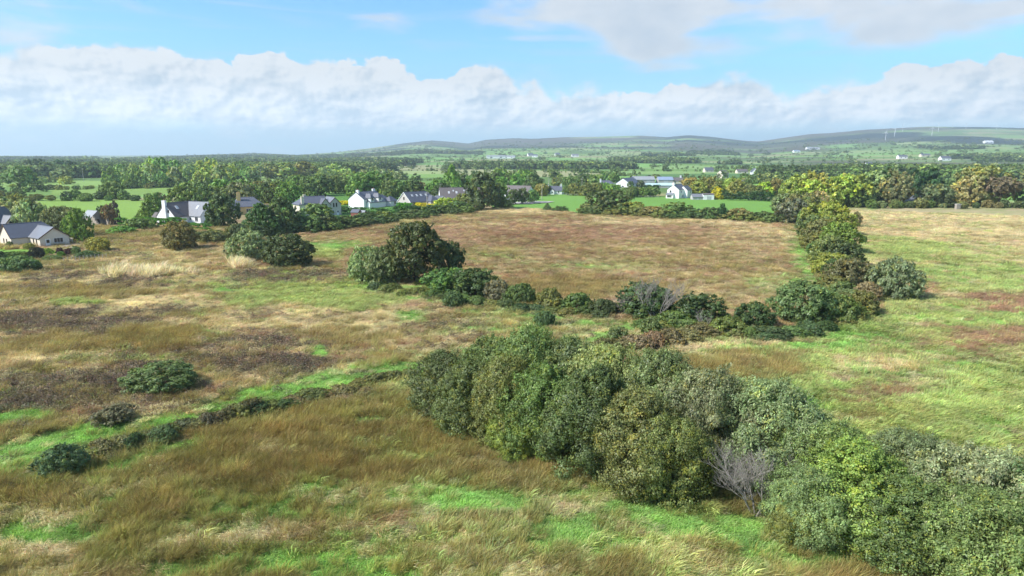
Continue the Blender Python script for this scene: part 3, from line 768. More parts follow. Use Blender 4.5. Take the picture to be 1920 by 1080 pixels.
def lib(kind, level, var):
    key = (kind, level, var)
    if key in LIB: return LIB[key]
    seed = (abs(hash(kind)) if False else sum(ord(c) * (i + 3) for i, c in enumerate(kind))) * 31 + level * 7 + var * 101
    N = {0: 80000, 1: 15000, 2: 4600, 3: 1300}[level]
    nl = {0: 64, 1: 60, 2: 42, 3: 24}[level]; ns = {0: 42, 1: 12, 2: 7, 3: 5}[level]
    leaf = {0: .0079, 1: .019, 2: .034, 3: .060}[level]
    kw = dict(aspect=1.5, up=.3)
    if kind == 'willow': kw = dict(aspect=2.7, up=1.0, pale=.20, yellow=.06, flatten=1.7)
    if kind in ('spruce', 'cypress', 'pine'): kw = dict(aspect=2.2, up=.1 if kind == 'pine' else .7, yellow=.05)
    if kind == 'hedge': kw = dict(aspect=1.3, up=.2, yellow=.05); nl = nl * 3
    if kind == 'bramble': kw = dict(aspect=1.4, up=.1, yellow=.10, pale=.04)
    kw['zs'] = {'flat': 2.6, 'bramble': 2.4, 'bush': 1.35, 'hedge': 1.0}.get(kind, 1.0)
    kw['sprigs'] = {0: 700, 1: 220, 2: 60, 3: 0}[level] if kind in ('tall', 'willow', 'bush', 'flat', 'bramble', 'tree') else 0
    if kind == 'spruce': nl = int(nl * 1.8)
    me, lc, lr = crown(kind, N, nl, ns, leaf, seed, **kw)
    tr = trunk_mesh(kind, lc, lr, seed, base={'tree': .030, 'pine': .026}.get(kind, .018), stems={'tree': 1, 'pine': 1, 'tall': 2, 'cypress': 1, 'spruce': 1}.get(kind, 3), sides=7 if level < 2 else 5)
    LIB[key] = (me, tr); return LIB[key]
NTREE = [0]
def plant(name, label, cat, x, y, w, h, kind, level, color, group=None, depth=None, rz=None, var=None, z=0.0):
    NTREE[0] += 1
    rr = random.Random(NTREE[0] * 77 + 5)
    me, tr = lib(kind, level, var if var is not None else rr.randrange(2 if level == 0 else 3))
    o = empty(name, (x, y, z), rr.uniform(0, 6.28) if rz is None else rz)
    o.scale = (w, depth or w, h)
    tag(o, label, cat, group)
    t = obj('trunk', tr, o); c = obj('crown' if kind != 'bramble' else 'foliage', me, o)
    j = lambda: rr.uniform(.9, 1.1) * (1.25 if level > 1 and kind not in ('cypress', 'spruce') else 1.0)
    c.color = (color[0] * LEAF[0] * j(), color[1] * LEAF[1] * j(), color[2] * LEAF[2] * j(), 1)
    return o
LEAF = (2.65, 2.55, 1.85)
# leaf colours (albedo)
FC = {'dark': (.040, .060, .030), 'mid': (.060, .092, .036), 'green': (.062, .112, .034), 'bright': (.075, .128, .032), 'yellowgreen': (.118, .140, .042),
      'grey': (.080, .102, .054), 'silver': (.104, .130, .078), 'olive': (.082, .094, .040), 'brown': (.082, .080, .046), 'evergreen': (.024, .050, .024), 'conifer': (.034, .070, .025),
      'autumn': (.108, .104, .042), 'golden': (.27, .25, .025), 'purple': (.042, .018, .024), 'lime': (.125, .175, .036), 'bluegreen': (.054, .080, .044), 'russet': (.080, .056, .042)}
def shrub(u, v, wpx, hpx, kind, col, name, label, cat='bush', group=None, level=None, dep=1.0, **kw):
    """a plant whose foot is seen at photo pixel u, v and that is wpx by hpx photo pixels large"""
    x, y, t = G(u, v)
    w = wpx * t / FPX
    dn = math.atan2(CAM_H, y)
    d = w * dep
    h = max((hpx * t / FPX - d * .34 * math.sin(dn)) / math.cos(dn) * 1.08, .25 * w if kind != 'bramble' else .3)
    if level is None: level = 1 if t < 210 else (2 if t < 480 else 3)
    k = 1 + d * .42 / max(math.hypot(x, y), 1)
    return plant(name, label, cat, x * k, y * k, w, h, kind, level, FC[col] if isinstance(col, str) else col, group, depth=d, **kw)

# --- the row of trees in the foreground
RO = Vector((-9.0, 65.0)); RU = Vector((.773, -.634)); RN = Vector((.634, .773))
def row(s, off): p = RO + RU * s + RN * off; return p.x, p.y
ROW = [  # along, back, width, height, kind, colour, label
    (2.6, 2.0, 6.8, 5.2, 'bush', 'dark', 'dark green low tree ending the foreground row on the left'),
    (6.0, 4.0, 7.4, 7.2, 'tall', 'grey', 'grey green tree behind the dark one at the left end of the foreground row'),
    (7.6, 1.6, 5.6, 6.0, 'tall', 'mid', 'fresh green tree second along the front of the foreground row'),
    (10.2, 4.6, 7.6, 8.6, 'tall', 'grey', 'tallest grey green tree on the crest of the foreground row'),
    (11.4, 2.0, 5.6, 6.8, 'tall', 'olive', 'olive tree with bare stems showing under its crown in the foreground row'),
    (14.6, 5.2, 7.2, 8.3, 'tall', (.080, .088, .058), 'brown grey tree behind the bright green one in the foreground row'),
    (15.6, 2.0, 6.0, 6.9, 'tall', 'green', 'bright green leafy tree in the front middle of the foreground row'),
    (14.3, 0.2, 3.6, 3.0, 'bush', 'yellowgreen', 'yellow green low branch growth at the foot of the bright green tree'),
    (18.6, 4.8, 7.4, 8.2, 'willow', (.125, .155, .075), 'pale sage green willow on the crest right of the middle of the foreground row'),
    (20.2, 2.2, 6.6, 7.6, 'tall', 'dark', 'very dark green tree just right of the bright green one in the foreground row'),
    (23.4, 5.4, 7.6, 8.2, 'willow', 'grey', 'dark grey green willow behind the very dark tree in the foreground row'),
    (24.4, 2.0, 6.4, 6.6, 'tall', 'olive', 'olive green tree left of the bare dead tree in the foreground row'),
    (27.4, 5.0, 7.6, 7.8, 'willow', (.100, .105, .075), 'brownish silver willow above the olive trees in the foreground row'),
    (27.2, 1.8, 5.0, 5.2, 'bush', 'olive', 'olive bushy tree beside the bare dead tree in the foreground row'),
    (32.0, 6.6, 8.2, 7.4, 'willow', 'silver', 'broad silvery willow behind the bare dead tree in the foreground row'),
    (37.0, 1.2, 4.8, 4.2, 'willow', (.105, .120, .080), 'grey green low willow right of the bare dead tree'),
    (36.6, 5.4, 6.2, 5.8, 'willow', 'grey', 'grey willow in the dip of the foreground row behind the yellow green tree'),
    (39.0, 3.0, 6.6, 6.0, 'tall', (.115, .150, .045), 'yellowish green tree in the right part of the foreground row'),
    (36.4, -0.2, 2.3, 2.2, 'bush', 'yellowgreen', 'small yellow green bush at the grass edge under the foreground row'),
    (41.6, 6.6, 7.0, 6.3, 'willow', 'silver', 'silvery willow on the crest behind the yellowish green tree'),
    (42.6, 1.6, 6.4, 5.6, 'tall', 'mid', 'green leafy tree at the bottom edge right of the yellowish green tree'),
    (45.6, 5.6, 7.6, 6.8, 'willow', (.135, .150, .125), 'palest silver willow near the right end of the foreground row'),
    (46.6, 1.4, 7.0, 6.0, 'willow', 'grey', 'dark silver willow in the bottom right corner'),
    (50.2, 6.4, 8.0, 7.2, 'willow', 'bluegreen', 'blue green willow at the right edge of the foreground row'),
    (51.4, 1.6, 7.6, 6.6, 'willow', 'grey', 'willow cut by the right edge at the bottom corner'),
    (55.0, 5.0, 8.0, 7.0, 'willow', 'silver', 'silver willow beyond the right edge end of the foreground row')]
for s, off, w, h, kind, col, lb in ROW:
    fr = max(0, min(1, (s - 1) / 6)) * max(0, min(1, (40 - s) / 8))
    if s > 40: h *= .9
    if off < 3.2: off -= 2.5 * fr; h += .5 * fr; w += .4 * fr
    x, y = row(s, off)
    nm = {'willow': 'willow_tree', 'tall': 'row_tree', 'bush': 'leafy_bush'}[kind]
    cc = FC[col] if isinstance(col, str) else col
    cc = tuple(a * .58 + b * .42 for a, b in zip(cc, (.066, .092, .042)))
    plant(nm, lb, 'bush' if kind == 'bush' else 'tree', x, y, w * 1.2, h * 1.03, kind, 0, cc)

def dead_tree(name, label, x, y, h, seed, lean=(0, 0), spread=.75, fine=3):
    r = random.Random(seed); o = empty(name, (x, y, 0)); tag(o, label, 'tree')
    tr = MB(); br = MB()
    def grow(p, d, L, rad, lev):
        q = p.copy(); path = [p.copy()]; rads = [rad]
        for i in range(3):
            d2 = (d + Vector((r.uniform(-.22, .22), r.uniform(-.22, .22), r.uniform(-.05, .18)))).normalized(); q = q + d2 * (L / 3); path.append(q.copy()); rads.append(rad * (1 - .24 * (i + 1))); d = d2
        (tr if lev == 0 else br).tube(path, rads, 6 if lev == 0 else 4, cap=lev < 2)
        if lev >= fine: return
        for k in range(5 if lev < 2 else 4):
            t = r.uniform(.35, 1.0); i = min(int(t * 3), 2); st = path[i].lerp(path[i + 1], t * 3 - i)
            a = r.uniform(0, 6.28)
            nd = (d + Vector((math.cos(a), math.sin(a), r.uniform(-.1, .35))) * spread).normalized()
            grow(st, nd, L * r.uniform(.5, .75), rad * .5, lev + 1)
    for k in range(5):
        a = k * 1.26 + r.uniform(-.3, .3)
        grow(Vector((math.cos(a) * .15, math.sin(a) * .15, -.1)), Vector((math.cos(a) * .55 + lean[0], math.sin(a) * .55 + lean[1], 1)).normalized(), h * r.uniform(.42, .56), h * .014, 0)
    tr.build('trunk', M['dead_bark'], o); br.build('branches', M['dead_bark'], o)
    return o
x, y = row(33.4, .5)
dead_tree('dead_tree', 'bare grey dead tree with twiggy branches in the gap of the foreground row', x, y, 6.2, 4, lean=(-.10, -.25), fine=4)

# ------------------------------------------------------------------ hedges and bushes of the middle ground
B = 'bush'
MIDS = [  # u, v of the foot, width, height in photo pixels, kind, colour, name, label, [depth factor]
    # left meadow
    (467, 493, 78, 56, 'willow', 'silver', 'willow_bush', 'pale silvery willow bush left of the dark round bush in the left meadow'),
    (540, 505, 92, 58, 'bush', 'dark', 'round_bush', 'dark round bush right of the silvery willow bush in the left meadow'),
    (338, 471, 66, 50, 'bush', 'brown', 'thorn_bush', 'brown thorn bush standing alone below the white dormer house'),
    (402, 458, 50, 24, 'bush', 'grey', 'grey_bush', 'low grey bush between the brown thorn bush and the dark cypress'),
    (372, 455, 40, 18, 'bush', 'grey', 'grey_bush', 'smaller grey bush touching the right side of the brown thorn bush'),
    (448, 452, 46, 28, 'bush', 'olive', 'olive_bush', 'olive bush in front of the dark cypress beside the brown field'),
    (305, 742, 140, 56, 'willow', (.066, .088, .040), 'broom_bush', 'wide dark green bush spreading over the heather in the left meadow'),
    (215, 800, 86, 34, 'willow', (.082, .084, .058), 'low_bush', 'grey low bush beside the green strip below the wide dark green bush'),
    (122, 898, 94, 56, 'willow', 'bluegreen', 'sallow_bush', 'blue green round bush on the ditch bank at the lower left'),
    (307, 836, 64, 32, 'willow', 'bluegreen', 'sallow_bush', 'small blue green bush on the ditch bank right of the round one'),
    (35, 512, 68, 28, 'flat', (.055, .095, .045), 'garden_bush', 'spreading green bush below the garden at the left edge'),
    # clump with the tall dark tree
    (690, 532, 80, 62, 'willow', 'silver', 'willow_bush', 'light willow at the left end of the clump with the tall dark tree'),
    (722, 536, 80, 66, 'willow', 'grey', 'willow_bush', 'grey willow leaning against the tall dark tree on its left'),
    (835, 556, 84, 46, 'bush', 'mid', 'leafy_bush', 'green bush at the right foot of the tall dark tree'),
    (888, 563, 86, 52, 'bush', 'dark', 'leafy_bush', 'dark green bush right of the tall dark tree in the hedge'),
    (932, 570, 46, 40, 'bush', (.10, .095, .075), 'grey_bush', 'grey brown bush next right of the dark green hedge bush'),
    (850, 580, 40, 30, 'bush', 'bluegreen', 'small_bush', 'small dense bush alone in the grass in front of the clump'),
    (976, 574, 62, 36, 'bramble', 'mid', 'bramble', 'first bramble mound right of the grey brown hedge bush'),
    (1030, 580, 66, 34, 'bramble', 'olive', 'bramble', 'olive bramble mound in the middle of the low hedge'),
    (1082, 587, 66, 32, 'bramble', 'mid', 'bramble', 'bramble mound in the low hedge left of the bleached twigs'),
    (1130, 594, 60, 28, 'bramble', 'dark', 'bramble', 'dark bramble mound touching the bleached twigs'),
    (1020, 614, 36, 26, 'flat', 'bluegreen', 'small_bush', 'small blue green bush in the grass below the low hedge'),
    (1158, 648, 40, 30, 'bush', 'grey', 'small_bush', 'small grey bush left of two above the bramble bank'),
    (1222, 636, 44, 36, 'bush', 'grey', 'small_bush', 'small grey bush right of two above the bramble bank'),
    # hedge corner
    (1212, 603, 110, 62, 'bush', 'dark', 'thorn_bush', 'dark thorn bush under the bleached branches in the hedge'),
    (1310, 614, 96, 54, 'bush', 'dark', 'thorn_bush', 'dark dense thorn bush right of the bleached branches'),
    (1262, 618, 70, 30, 'bramble', 'mid', 'bramble', 'bramble at the foot of the dark thorn bushes'),
    (1362, 634, 90, 34, 'bramble', 'olive', 'bramble', 'olive bramble in the gap left of the big round green bush'),
    (1412, 620, 66, 46, 'bush', 'dark', 'thorn_bush', 'small dark bush touching the big round green bush on its left'),
    (1500, 612, 128, 78, 'willow', (.062, .090, .042), 'round_bush', 'big round green bush in the corner of the brown field'),
    (1440, 640, 80, 24, 'bramble', 'dark', 'bramble', 'low dark bramble under the big round green bush'),
    (1572, 608, 92, 46, 'bramble', 'olive', 'bramble', 'olive bramble right of the big round green bush'),
    (1614, 596, 64, 44, 'bush', 'olive', 'leafy_bush', 'olive bush between the brambles and the pinkish bush'),
    (1624, 572, 46, 38, 'bush', (.125, .102, .076), 'pinkish_bush', 'pinkish grey bush beside the silvery round bush'),
    (1672, 566, 92, 74, 'willow', (.082, .105, .070), 'round_bush', 'round dark silvery bush standing out at the right of the hedge corner'),
    # hedge running away
    (1588, 556, 88, 62, 'bush', 'brown', 'thorn_bush', 'brownish berry bush in the hedge running away beside the brown field'),
    (1560, 560, 66, 38, 'bush', 'olive', 'leafy_bush', 'olive low bush in front of the brownish berry bush'),
    (1556, 520, 66, 40, 'bush', 'yellowgreen', 'leafy_bush', 'yellow green bush above the brownish berry bush'),
    (1580, 505, 66, 44, 'bush', 'dark', 'thorn_bush', 'dark holly like bush in the middle of the hedge running away'),
    (1552, 498, 76, 50, 'bush', 'grey', 'leafy_bush', 'grey green bush in the middle of the hedge running away'),
    (1572, 478, 72, 54, 'bush', 'bright', 'leafy_bush', 'bright green bush on the right side of the hedge running away'),
    (1540, 470, 70, 52, 'bush', 'olive', 'leafy_bush', 'olive bush on the left side of the hedge running away'),
    (1548, 446, 86, 60, 'bush', 'yellowgreen', 'leafy_bush', 'olive yellow crowned bush at the far end of the hedge running away'),
    (1522, 434, 48, 40, 'bush', 'mid', 'leafy_bush', 'green bush left of the olive yellow crowned one'),
    (1604, 428, 20, 26, 'tree', 'brown', 'sapling', 'thin brown sapling standing in the pale field beside the hedge'),
    (1618, 458, 12, 14, 'bush', 'mid', 'small_bush', 'tiny round bush in the pale field beside the hedge'),
    # hedge along the back of the brown field
    (1104, 402, 44, 18, 'bush', 'grey', 'hedge_bush', 'low grey bush starting the hedge behind the brown field'),
    (1140, 403, 78, 42, 'bush', 'dark', 'hedge_bush', 'biggest dark bush in the hedge behind the brown field'),
    (1186, 405, 60, 32, 'bush', 'olive', 'hedge_bush', 'olive bush right of the biggest dark one behind the brown field'),
    (1225, 408, 54, 26, 'bush', 'brown', 'hedge_bush', 'brownish bush in the hedge below the white two storey house'),
    (1268, 410, 56, 38, 'tree', 'mid', 'hedge_tree', 'small light tree in the hedge below the white two storey house'),
    (1300, 412, 50, 24, 'bush', 'dark', 'hedge_bush', 'dark low bush right of the small light hedge tree'),
    (1332, 413, 44, 30, 'bush', 'dark', 'hedge_bush', 'dark bush left of the small spire tree in the back hedge'),
    (1354, 413, 24, 40, 'cypress', 'evergreen', 'spire_tree', 'small dark spire shaped tree in the back hedge'),
    (1384, 415, 52, 30, 'bush', 'brown', 'hedge_bush', 'brownish bush right of the small spire tree'),
    (1430, 417, 60, 24, 'bush', 'dark', 'hedge_bush', 'low dark bush near the right end of the back hedge'),
    (1484, 421, 66, 44, 'bush', (.050, .060, .050), 'round_bush', 'dark purple grey round bush at the corner of the back hedge'),
    (1050, 398, 30, 10, 'bush', 'dark', 'small_bush', 'tuft like bush on the edge of the bright pasture'),
    (1026, 396, 20, 14, 'spruce', 'bluegreen', 'small_bush', 'little pointed bush on the edge of the bright pasture'),
    # left hedge of the brown field
    (420, 430, 58, 56, 'tree', 'dark', 'garden_tree', 'dark round tree right of the white dormer house'),
    (398, 428, 30, 34, 'cypress', 'conifer', 'cypress', 'green cypress at the right corner of the white dormer house'),
    (490, 446, 74, 60, 'cypress', 'conifer', 'cypress', 'broad dark cypress in front of the yellow house'),
    (530, 440, 54, 60, 'tree', 'dark', 'garden_tree', 'dark tree right of the broad cypress and the yellow house'),
    (594, 434, 70, 46, 'bush', 'mid', 'leafy_bush', 'big leafy bush in front of the grey two storey house'),
    (560, 437, 50, 24, 'bush', 'bluegreen', 'hedge_bush', 'dark low bush left of the big leafy bush'),
    (645, 430, 70, 22, 'bush', 'dark', 'hedge_bush', 'dark hedge bush right of the big leafy bush'),
    (690, 422, 66, 20, 'bush', 'dark', 'hedge_bush', 'dark hedge bush below the blue barrel'),
    (722, 417, 40, 18, 'bush', 'olive', 'hedge_bush', 'rounded end bush of the boundary hedge by the lawn'),
    (770, 411, 60, 14, 'bush', 'dark', 'hedge_bush', 'low dark bush along the field below the golden hedge'),
    (815, 404, 50, 18, 'bush', 'dark', 'hedge_bush', 'dark bush below the lime green bushes'),
    (860, 400, 50, 20, 'bush', 'dark', 'hedge_bush', 'dark shaded bush left of the tall tree by the field top'),
    (838, 398, 50, 24, 'bush', 'lime', 'lime_bush', 'lime green bush at the right end of the golden hedge'),
    (872, 386, 40, 20, 'bush', 'olive', 'autumn_bush', 'brownish green bush in front of the long brown roofed house'),
    (905, 396, 62, 62, 'tree', 'dark', 'garden_tree', 'tall dark tree at the top of the brown field'),
    (930, 392, 50, 44, 'tree', 'mid', 'garden_tree', 'green tree right behind the tall dark tree at the field top'),
    (948, 391, 30, 14, 'bush', 'olive', 'small_bush', 'low olive bush at the right foot of the field top trees'),
    (963, 384, 22, 26, 'tree', 'dark', 'lawn_tree', 'left of three small round trees on the lawn'),
    (980, 383, 24, 26, 'tree', 'dark', 'lawn_tree', 'middle of three small round trees on the lawn'),
    (998, 381, 24, 22, 'tree', 'mid', 'lawn_tree', 'right of three small round trees on the lawn'),
    # gardens at the left edge
    (150, 456, 50, 60, 'tall', 'bright', 'cypress', 'bright green conical cypress right of the cream bungalow'),
    (186, 474, 42, 26, 'bush', (.16, .135, .05), 'autumn_bush', 'yellow orange autumn bush right of the bungalow garden'),
    (72, 488, 26, 22, 'bush', (.022, .022, .022), 'dark_shrub', 'almost black shrub in front of the cream bungalow'),
    (91, 482, 18, 15, 'bush', 'lime', 'garden_shrub', 'lime green shrub right of the almost black one'),
    (113, 480, 14, 14, 'bush', 'purple', 'garden_shrub', 'dark purple shrub left of the redder one in the garden'),
    (131, 481, 20, 14, 'bush', 'purple', 'garden_shrub', 'wine red shrub at the garden fence'),
    (115, 484, 14, 11, 'bush', 'green', 'garden_shrub', 'green shrub between the purple ones'),
    (55, 468, 20, 11, 'bush', (.13, .12, .045), 'garden_shrub', 'yellowish shrub against the cream wall of the bungalow'),
    (19, 465, 11, 11, 'bush', 'mid', 'garden_shrub', 'round shrub by the left gable of the bungalow'),
    (24, 491, 50, 17, 'bush', 'mid', 'hedge_bush', 'garden hedge bush below the lawn at the left edge'),
    (-4, 494, 40, 20, 'bush', 'dark', 'hedge_bush', 'dark garden hedge bush cut by the left edge'),
    (52, 488, 34, 14, 'bush', 'olive', 'hedge_bush', 'olive hedge bush left of the almost black shrub'),
    (165, 486, 40, 14, 'bush', 'bluegreen', 'garden_shrub', 'grey green low shrub below the autumn bush'),
    (144, 482, 16, 18, 'bush', 'grey', 'garden_shrub', 'small grey shrub right of the wine red one'),
    (98, 491, 36, 11, 'bush', 'grey', 'garden_shrub', 'low grey shrub below the purple and lime ones'),
    (206, 422, 26, 34, 'tree', 'russet', 'garden_tree', 'brown plum tree beside the stone ruin'),
    (218, 420, 18, 40, 'cypress', (.05, .045, .05), 'spire_tree', 'dark purple pointed tree behind the stone ruin'),
    (196, 410, 30, 22, 'bush', 'dark', 'hedge_bush', 'dark bush behind the roof of the stone ruin'),
    (228, 440, 60, 14, 'bramble', 'green', 'bramble', 'bright bramble patch below the stone ruin'),
    (262, 432, 60, 20, 'bramble', 'mid', 'bramble', 'bramble patch left of the garden hedge of the white dormer house'),
    (280, 412, 44, 34, 'cypress', 'bright', 'cypress', 'bright green cypress left of the white dormer house'),
    (292, 408, 32, 40, 'tree', 'mid', 'garden_tree', 'green tree behind the left gable of the white dormer house'),
    # fields left
    (40, 354, 54, 36, 'tree', 'mid', 'field_tree', 'broad tree standing alone in the fields at the far left'),
    (212, 374, 44, 30, 'bush', 'mid', 'field_bush', 'big round bush in the field hedge above the ruin'),
    (120, 338, 40, 20, 'tree', 'grey', 'field_tree', 'pale tree in front of the dark plantation at the left'),
]
for q in MIDS:
    u, v, w, h, kind, col, nm, lb = q[:8]
    if 1150 < u < 1470 and 404 < v < 418: h *= .72
    cat = 'tree' if 'tree' in nm or nm in ('cypress', 'sapling') else ('bramble' if nm == 'bramble' else ('shrub' if 'shrub' in nm else 'bush'))
    shrub(u, v, w, h, kind, col, nm, lb, cat, dep=.85 if kind in ('bramble', 'flat') else (.7 if v > 700 else 1.0), level=None)
# the tall dark tree of the clump
shrub(780, 538, 112, 110, 'tree', 'dark', 'tall_dark_tree', 'tall dark tree with its trunk showing at the edge of the brown field', 'tree', level=1, var=1)
shrub(842, 526, 58, 66, 'tree', 'dark', 'side_tree', 'smaller dark tree leaning out right of the tall dark tree', 'tree', level=1, var=2)
x, y, t = G(1180, 592)
dead_tree('dead_bush', 'bleached low twigs at the left end of the thorn bushes', x, y, 4.6, 12, lean=(-.5, 0), fine=3)
x, y, t = G(1232, 604)
dead_tree('dead_thorn', 'bleached bare branches rising above the dark thorn bush', x, y, 8.0, 21, lean=(-.1, 0), fine=3)
x, y, t = G(1318, 616)
dead_tree('dead_bush', 'small bleached dead branches in the dark dense thorn bush', x, y, 3.4, 33, fine=2)
x, y, t = G(548, 364)
dead_tree('dead_tree', 'bare pale dead tree behind the grey two storey house', x, y, 9.5, 8, fine=3)

ORD = 'first second third fourth fifth sixth seventh eighth ninth tenth eleventh twelfth thirteenth fourteenth fifteenth sixteenth seventeenth eighteenth nineteenth twentieth'.split()
CW = {'dark': 'dark', 'mid': 'green', 'green': 'fresh green', 'bright': 'bright green', 'yellowgreen': 'yellowish', 'grey': 'greyish', 'silver': 'silvery', 'olive': 'olive', 'brown': 'brownish',
      'evergreen': 'dark evergreen', 'conifer': 'conifer green', 'autumn': 'autumn coloured', 'lime': 'lime green', 'bluegreen': 'bluish', 'russet': 'russet'}
# --- bramble banks along the ditch
def bank(pts, wpx, hpx, col, lb, grp, step=34):
    P_ = [Vector(p) for p in pts]; cnt = 0
    for a, b in zip(P_[:-1], P_[1:]):
        n = max(1, round((b - a).length / step))
        for k in range(n):
            p = a.lerp(b, (k + .5) / n)
            f = random.uniform(.75, 1.25)
            shrub(p.x, p.y + random.uniform(-3, 3), wpx * random.uniform(.85, 1.3), hpx * f, 'bramble', random.choice(col), 'bramble_mound', '%s from left of the %s, low mound' % (ORD[cnt], grp), 'bramble', grp, dep=.7); cnt += 1
bank([(165, 870), (300, 830), (420, 800), (540, 770)], 60, 25, ['olive', 'brown', (.062, .060, .040), 'dark'], '', 'brambles on the ditch bank', 21)
bank([(540, 768), (660, 738), (780, 712)], 60, 19, ['brown', 'olive', (.10, .085, .06)], 'brownish bramble mound on the ditch bank left of the foreground trees', 'brownish brambles on the ditch bank')
bank([(1120, 674), (1210, 660), (1330, 638)], 70, 26, ['brown', 'olive', (.11, .085, .06)], 'brown bramble mound on the bank behind the foreground trees', 'brown brambles behind the foreground trees')
bank([(1520, 450), (1535, 500), (1560, 545)], 34, 14, ['grey', 'brown'], 'pale scrubby growth on the left foot of the hedge running away', 'scrub at the hedge foot', 26)

bank([(690, 545), (800, 560), (960, 582), (1140, 600)], 46, 14, ['olive', 'mid', 'dark', 'grey'], '', 'scrub line below the brown field', 28)
bank([(1190, 612), (1330, 628), (1450, 644)], 48, 17, ['olive', 'mid', 'dark'], '', 'scrub line at the field corner', 28)
bank([(1470, 640), (1560, 618), (1640, 590)], 48, 20, ['olive', 'mid', 'dark'], '', 'bramble line below the round bushes', 28)
def fill(pts, wpx, hpx, cols, grp, step, kinds=('bush',)):
    P_ = [Vector(p) for p in pts]; cnt = 0
    for a, b in zip(P_[:-1], P_[1:]):
        n = max(1, round((b - a).length / step))
        for k in range(n):
            p = a.lerp(b, (k + .5) / n); c = random.choice(cols)
            shrub(p.x + random.uniform(-4, 4), p.y + random.uniform(-2, 2), wpx * random.uniform(.7, 1.3), hpx * random.uniform(.7, 1.25), random.choice(kinds), c, 'hedge_bush',
                  '%s from left of the %s, %s' % (ORD[cnt], grp, CW.get(c, 'pale') + ' bush'), 'bush', grp); cnt += 1
fill([(1525, 442), (1552, 500), (1572, 560), (1600, 590)], 58, 34, ['olive', 'mid', 'dark', 'mid', 'grey'], 'fill in the hedge running away', 13)
fill([(1092, 403), (1250, 411), (1480, 421)], 38, 13, ['dark', 'mid', 'olive', 'dark'], 'low back hedge of the brown field', 24)
fill([(436, 452), (560, 440), (640, 432)], 40, 24, ['dark', 'mid', 'bluegreen'], 'left boundary hedge of the brown field', 20)
fill([(640, 431), (760, 414), (900, 398)], 36, 15, ['dark', 'mid', 'dark'], 'upper boundary hedge of the brown field', 20)

# --- clipped garden hedges
def clipped(u0, v0, u1, v1, hpx, th, col, lb, name='clipped_hedge'):
    x0, y0, t0 = G(u0, v0); x1, y1, t1 = G(u1, v1)
    L = math.hypot(x1 - x0, y1 - y0); h = hpx * (t0 + t1) / 2 / FPX
    me, lc, lr = crown('hedge', 5200, 70, 10, .012, int(u0) + 3, aspect=1.3, yellow=.05)
    V = np.empty(len(me.vertices) * 3, np.float32); me.vertices.foreach_get('co', V); V = V.reshape(-1, 3) * (L, th, h) ; 
    c = V.reshape(-1, 4, 3).mean(1, keepdims=True)
    V0 = np.empty(len(me.vertices) * 3, np.float32); me.vertices.foreach_get('co', V0); V0 = V0.reshape(-1, 4, 3)
    d = V0 - V0.mean(1, keepdims=True)
    V = (c + d * 22).reshape(-1, 3)                                  # leaves keep their shape
    me.vertices.foreach_set('co', V.astype(np.float32).ravel()); me.update()
    o = empty(name, ((x0 + x1) / 2, (y0 + y1) / 2, 0), math.atan2(y1 - y0, x1 - x0)); tag(o, lb, 'hedge')
    f = obj('foliage', me, o); c_ = FC[col] if isinstance(col, str) else col; f.color = (*(k * q for k, q in zip(c_, LEAF)), 1)
    st = MB()
    for k in range(int(L / 1.6)):
        st.tube([(-L / 2 + .8 + k * 1.6, 0, -.1), (-L / 2 + .8 + k * 1.6 + random.uniform(-.1, .1), 0, h * .7)], [.05, .02], 5)
    tag(st.build('stems', M['bark'], o), kind='stuff')
clipped(634, 399, 745, 405, 13, 2.2, (.030, .070, .022), 'long dark clipped hedge in front of the big white house')
clipped(742, 400, 815, 403, 15, 2.4, (.028, .062, .022), 'dark clipped hedge in front of the grey roofed bungalow')
clipped(640, 418, 726, 409, 8, 2.0, (.040, .085, .026), 'green clipped hedge along the lawn below the red shed')
clipped(770, 388, 800, 389, 8, 2.0, 'golden', 'golden yellow clipped hedge left part in front of the bungalow', 'golden_hedge')
clipped(800, 390, 822, 392, 8, 2.0, 'golden', 'golden yellow clipped hedge right part beside the lamp pole', 'golden_hedge')
clipped(745, 389, 770, 390, 9, 2.0, (.055, .150, .022), 'bright green clipped hedge left of the golden hedge')
clipped(632, 384, 655, 385, 8, 2.0, 'golden', 'small golden hedge left of the big white house', 'golden_hedge')
clipped(1356, 375, 1452, 378, 18, 3.2, 'evergreen', 'tall dark evergreen hedge right of the golden tree at the pasture')
clipped(1206, 355, 1236, 356, 9, 2.6, 'evergreen', 'dark hedge below the turquoise roofs')
clipped(225, 424, 345, 424, 16, 2.6, (.055, .130, .026), 'bright green garden hedge in front of the white dormer house')
clipped(330, 430, 392, 434, 14, 2.4, (.045, .110, .024), 'green garden hedge at the right front of the white dormer house')

# --- belts of trees
def belt(n, u0, v0, u1, v1, h0, h1, kinds, cols, name, label, group, wr=(.75, 1.15), jv=3, level=None):
    r = random.Random(int(u0 * 7 + v0 * 13))
    for k in range(n):
        f = (k + r.uniform(.15, .85)) / n
        u = u0 + (u1 - u0) * f; v = v0 + (v1 - v0) * f + r.uniform(-jv, jv)
        h = r.uniform(h0, h1); kd = r.choice(kinds)
        w = h * r.uniform(*wr) * (.62 if kd in ('spruce', 'cypress') else 1)
        c = r.choice(cols); noun = {'bush': 'bush', 'pine': 'pine', 'spruce': 'spruce', 'willow': 'willow'}.get(kd, 'tree')
        lb = '%s from left of the %s, %s %s' % (ORD[k], group, CW.get(c, 'pale') if isinstance(c, str) else 'pale', noun)
        shrub(u, v, w * 1.1, h * .96, kd, c, name if noun == 'tree' else {'bush': 'field_bush', 'pine': 'pine_tree', 'spruce': 'spruce_tree', 'willow': 'willow_tree'}[noun], lb, 'bush' if noun == 'bush' else 'tree', group, level=level)
T = ['tree', 'tree', 'tall', 'bush']
GR = ['mid', 'green', 'dark', 'mid', 'grey']
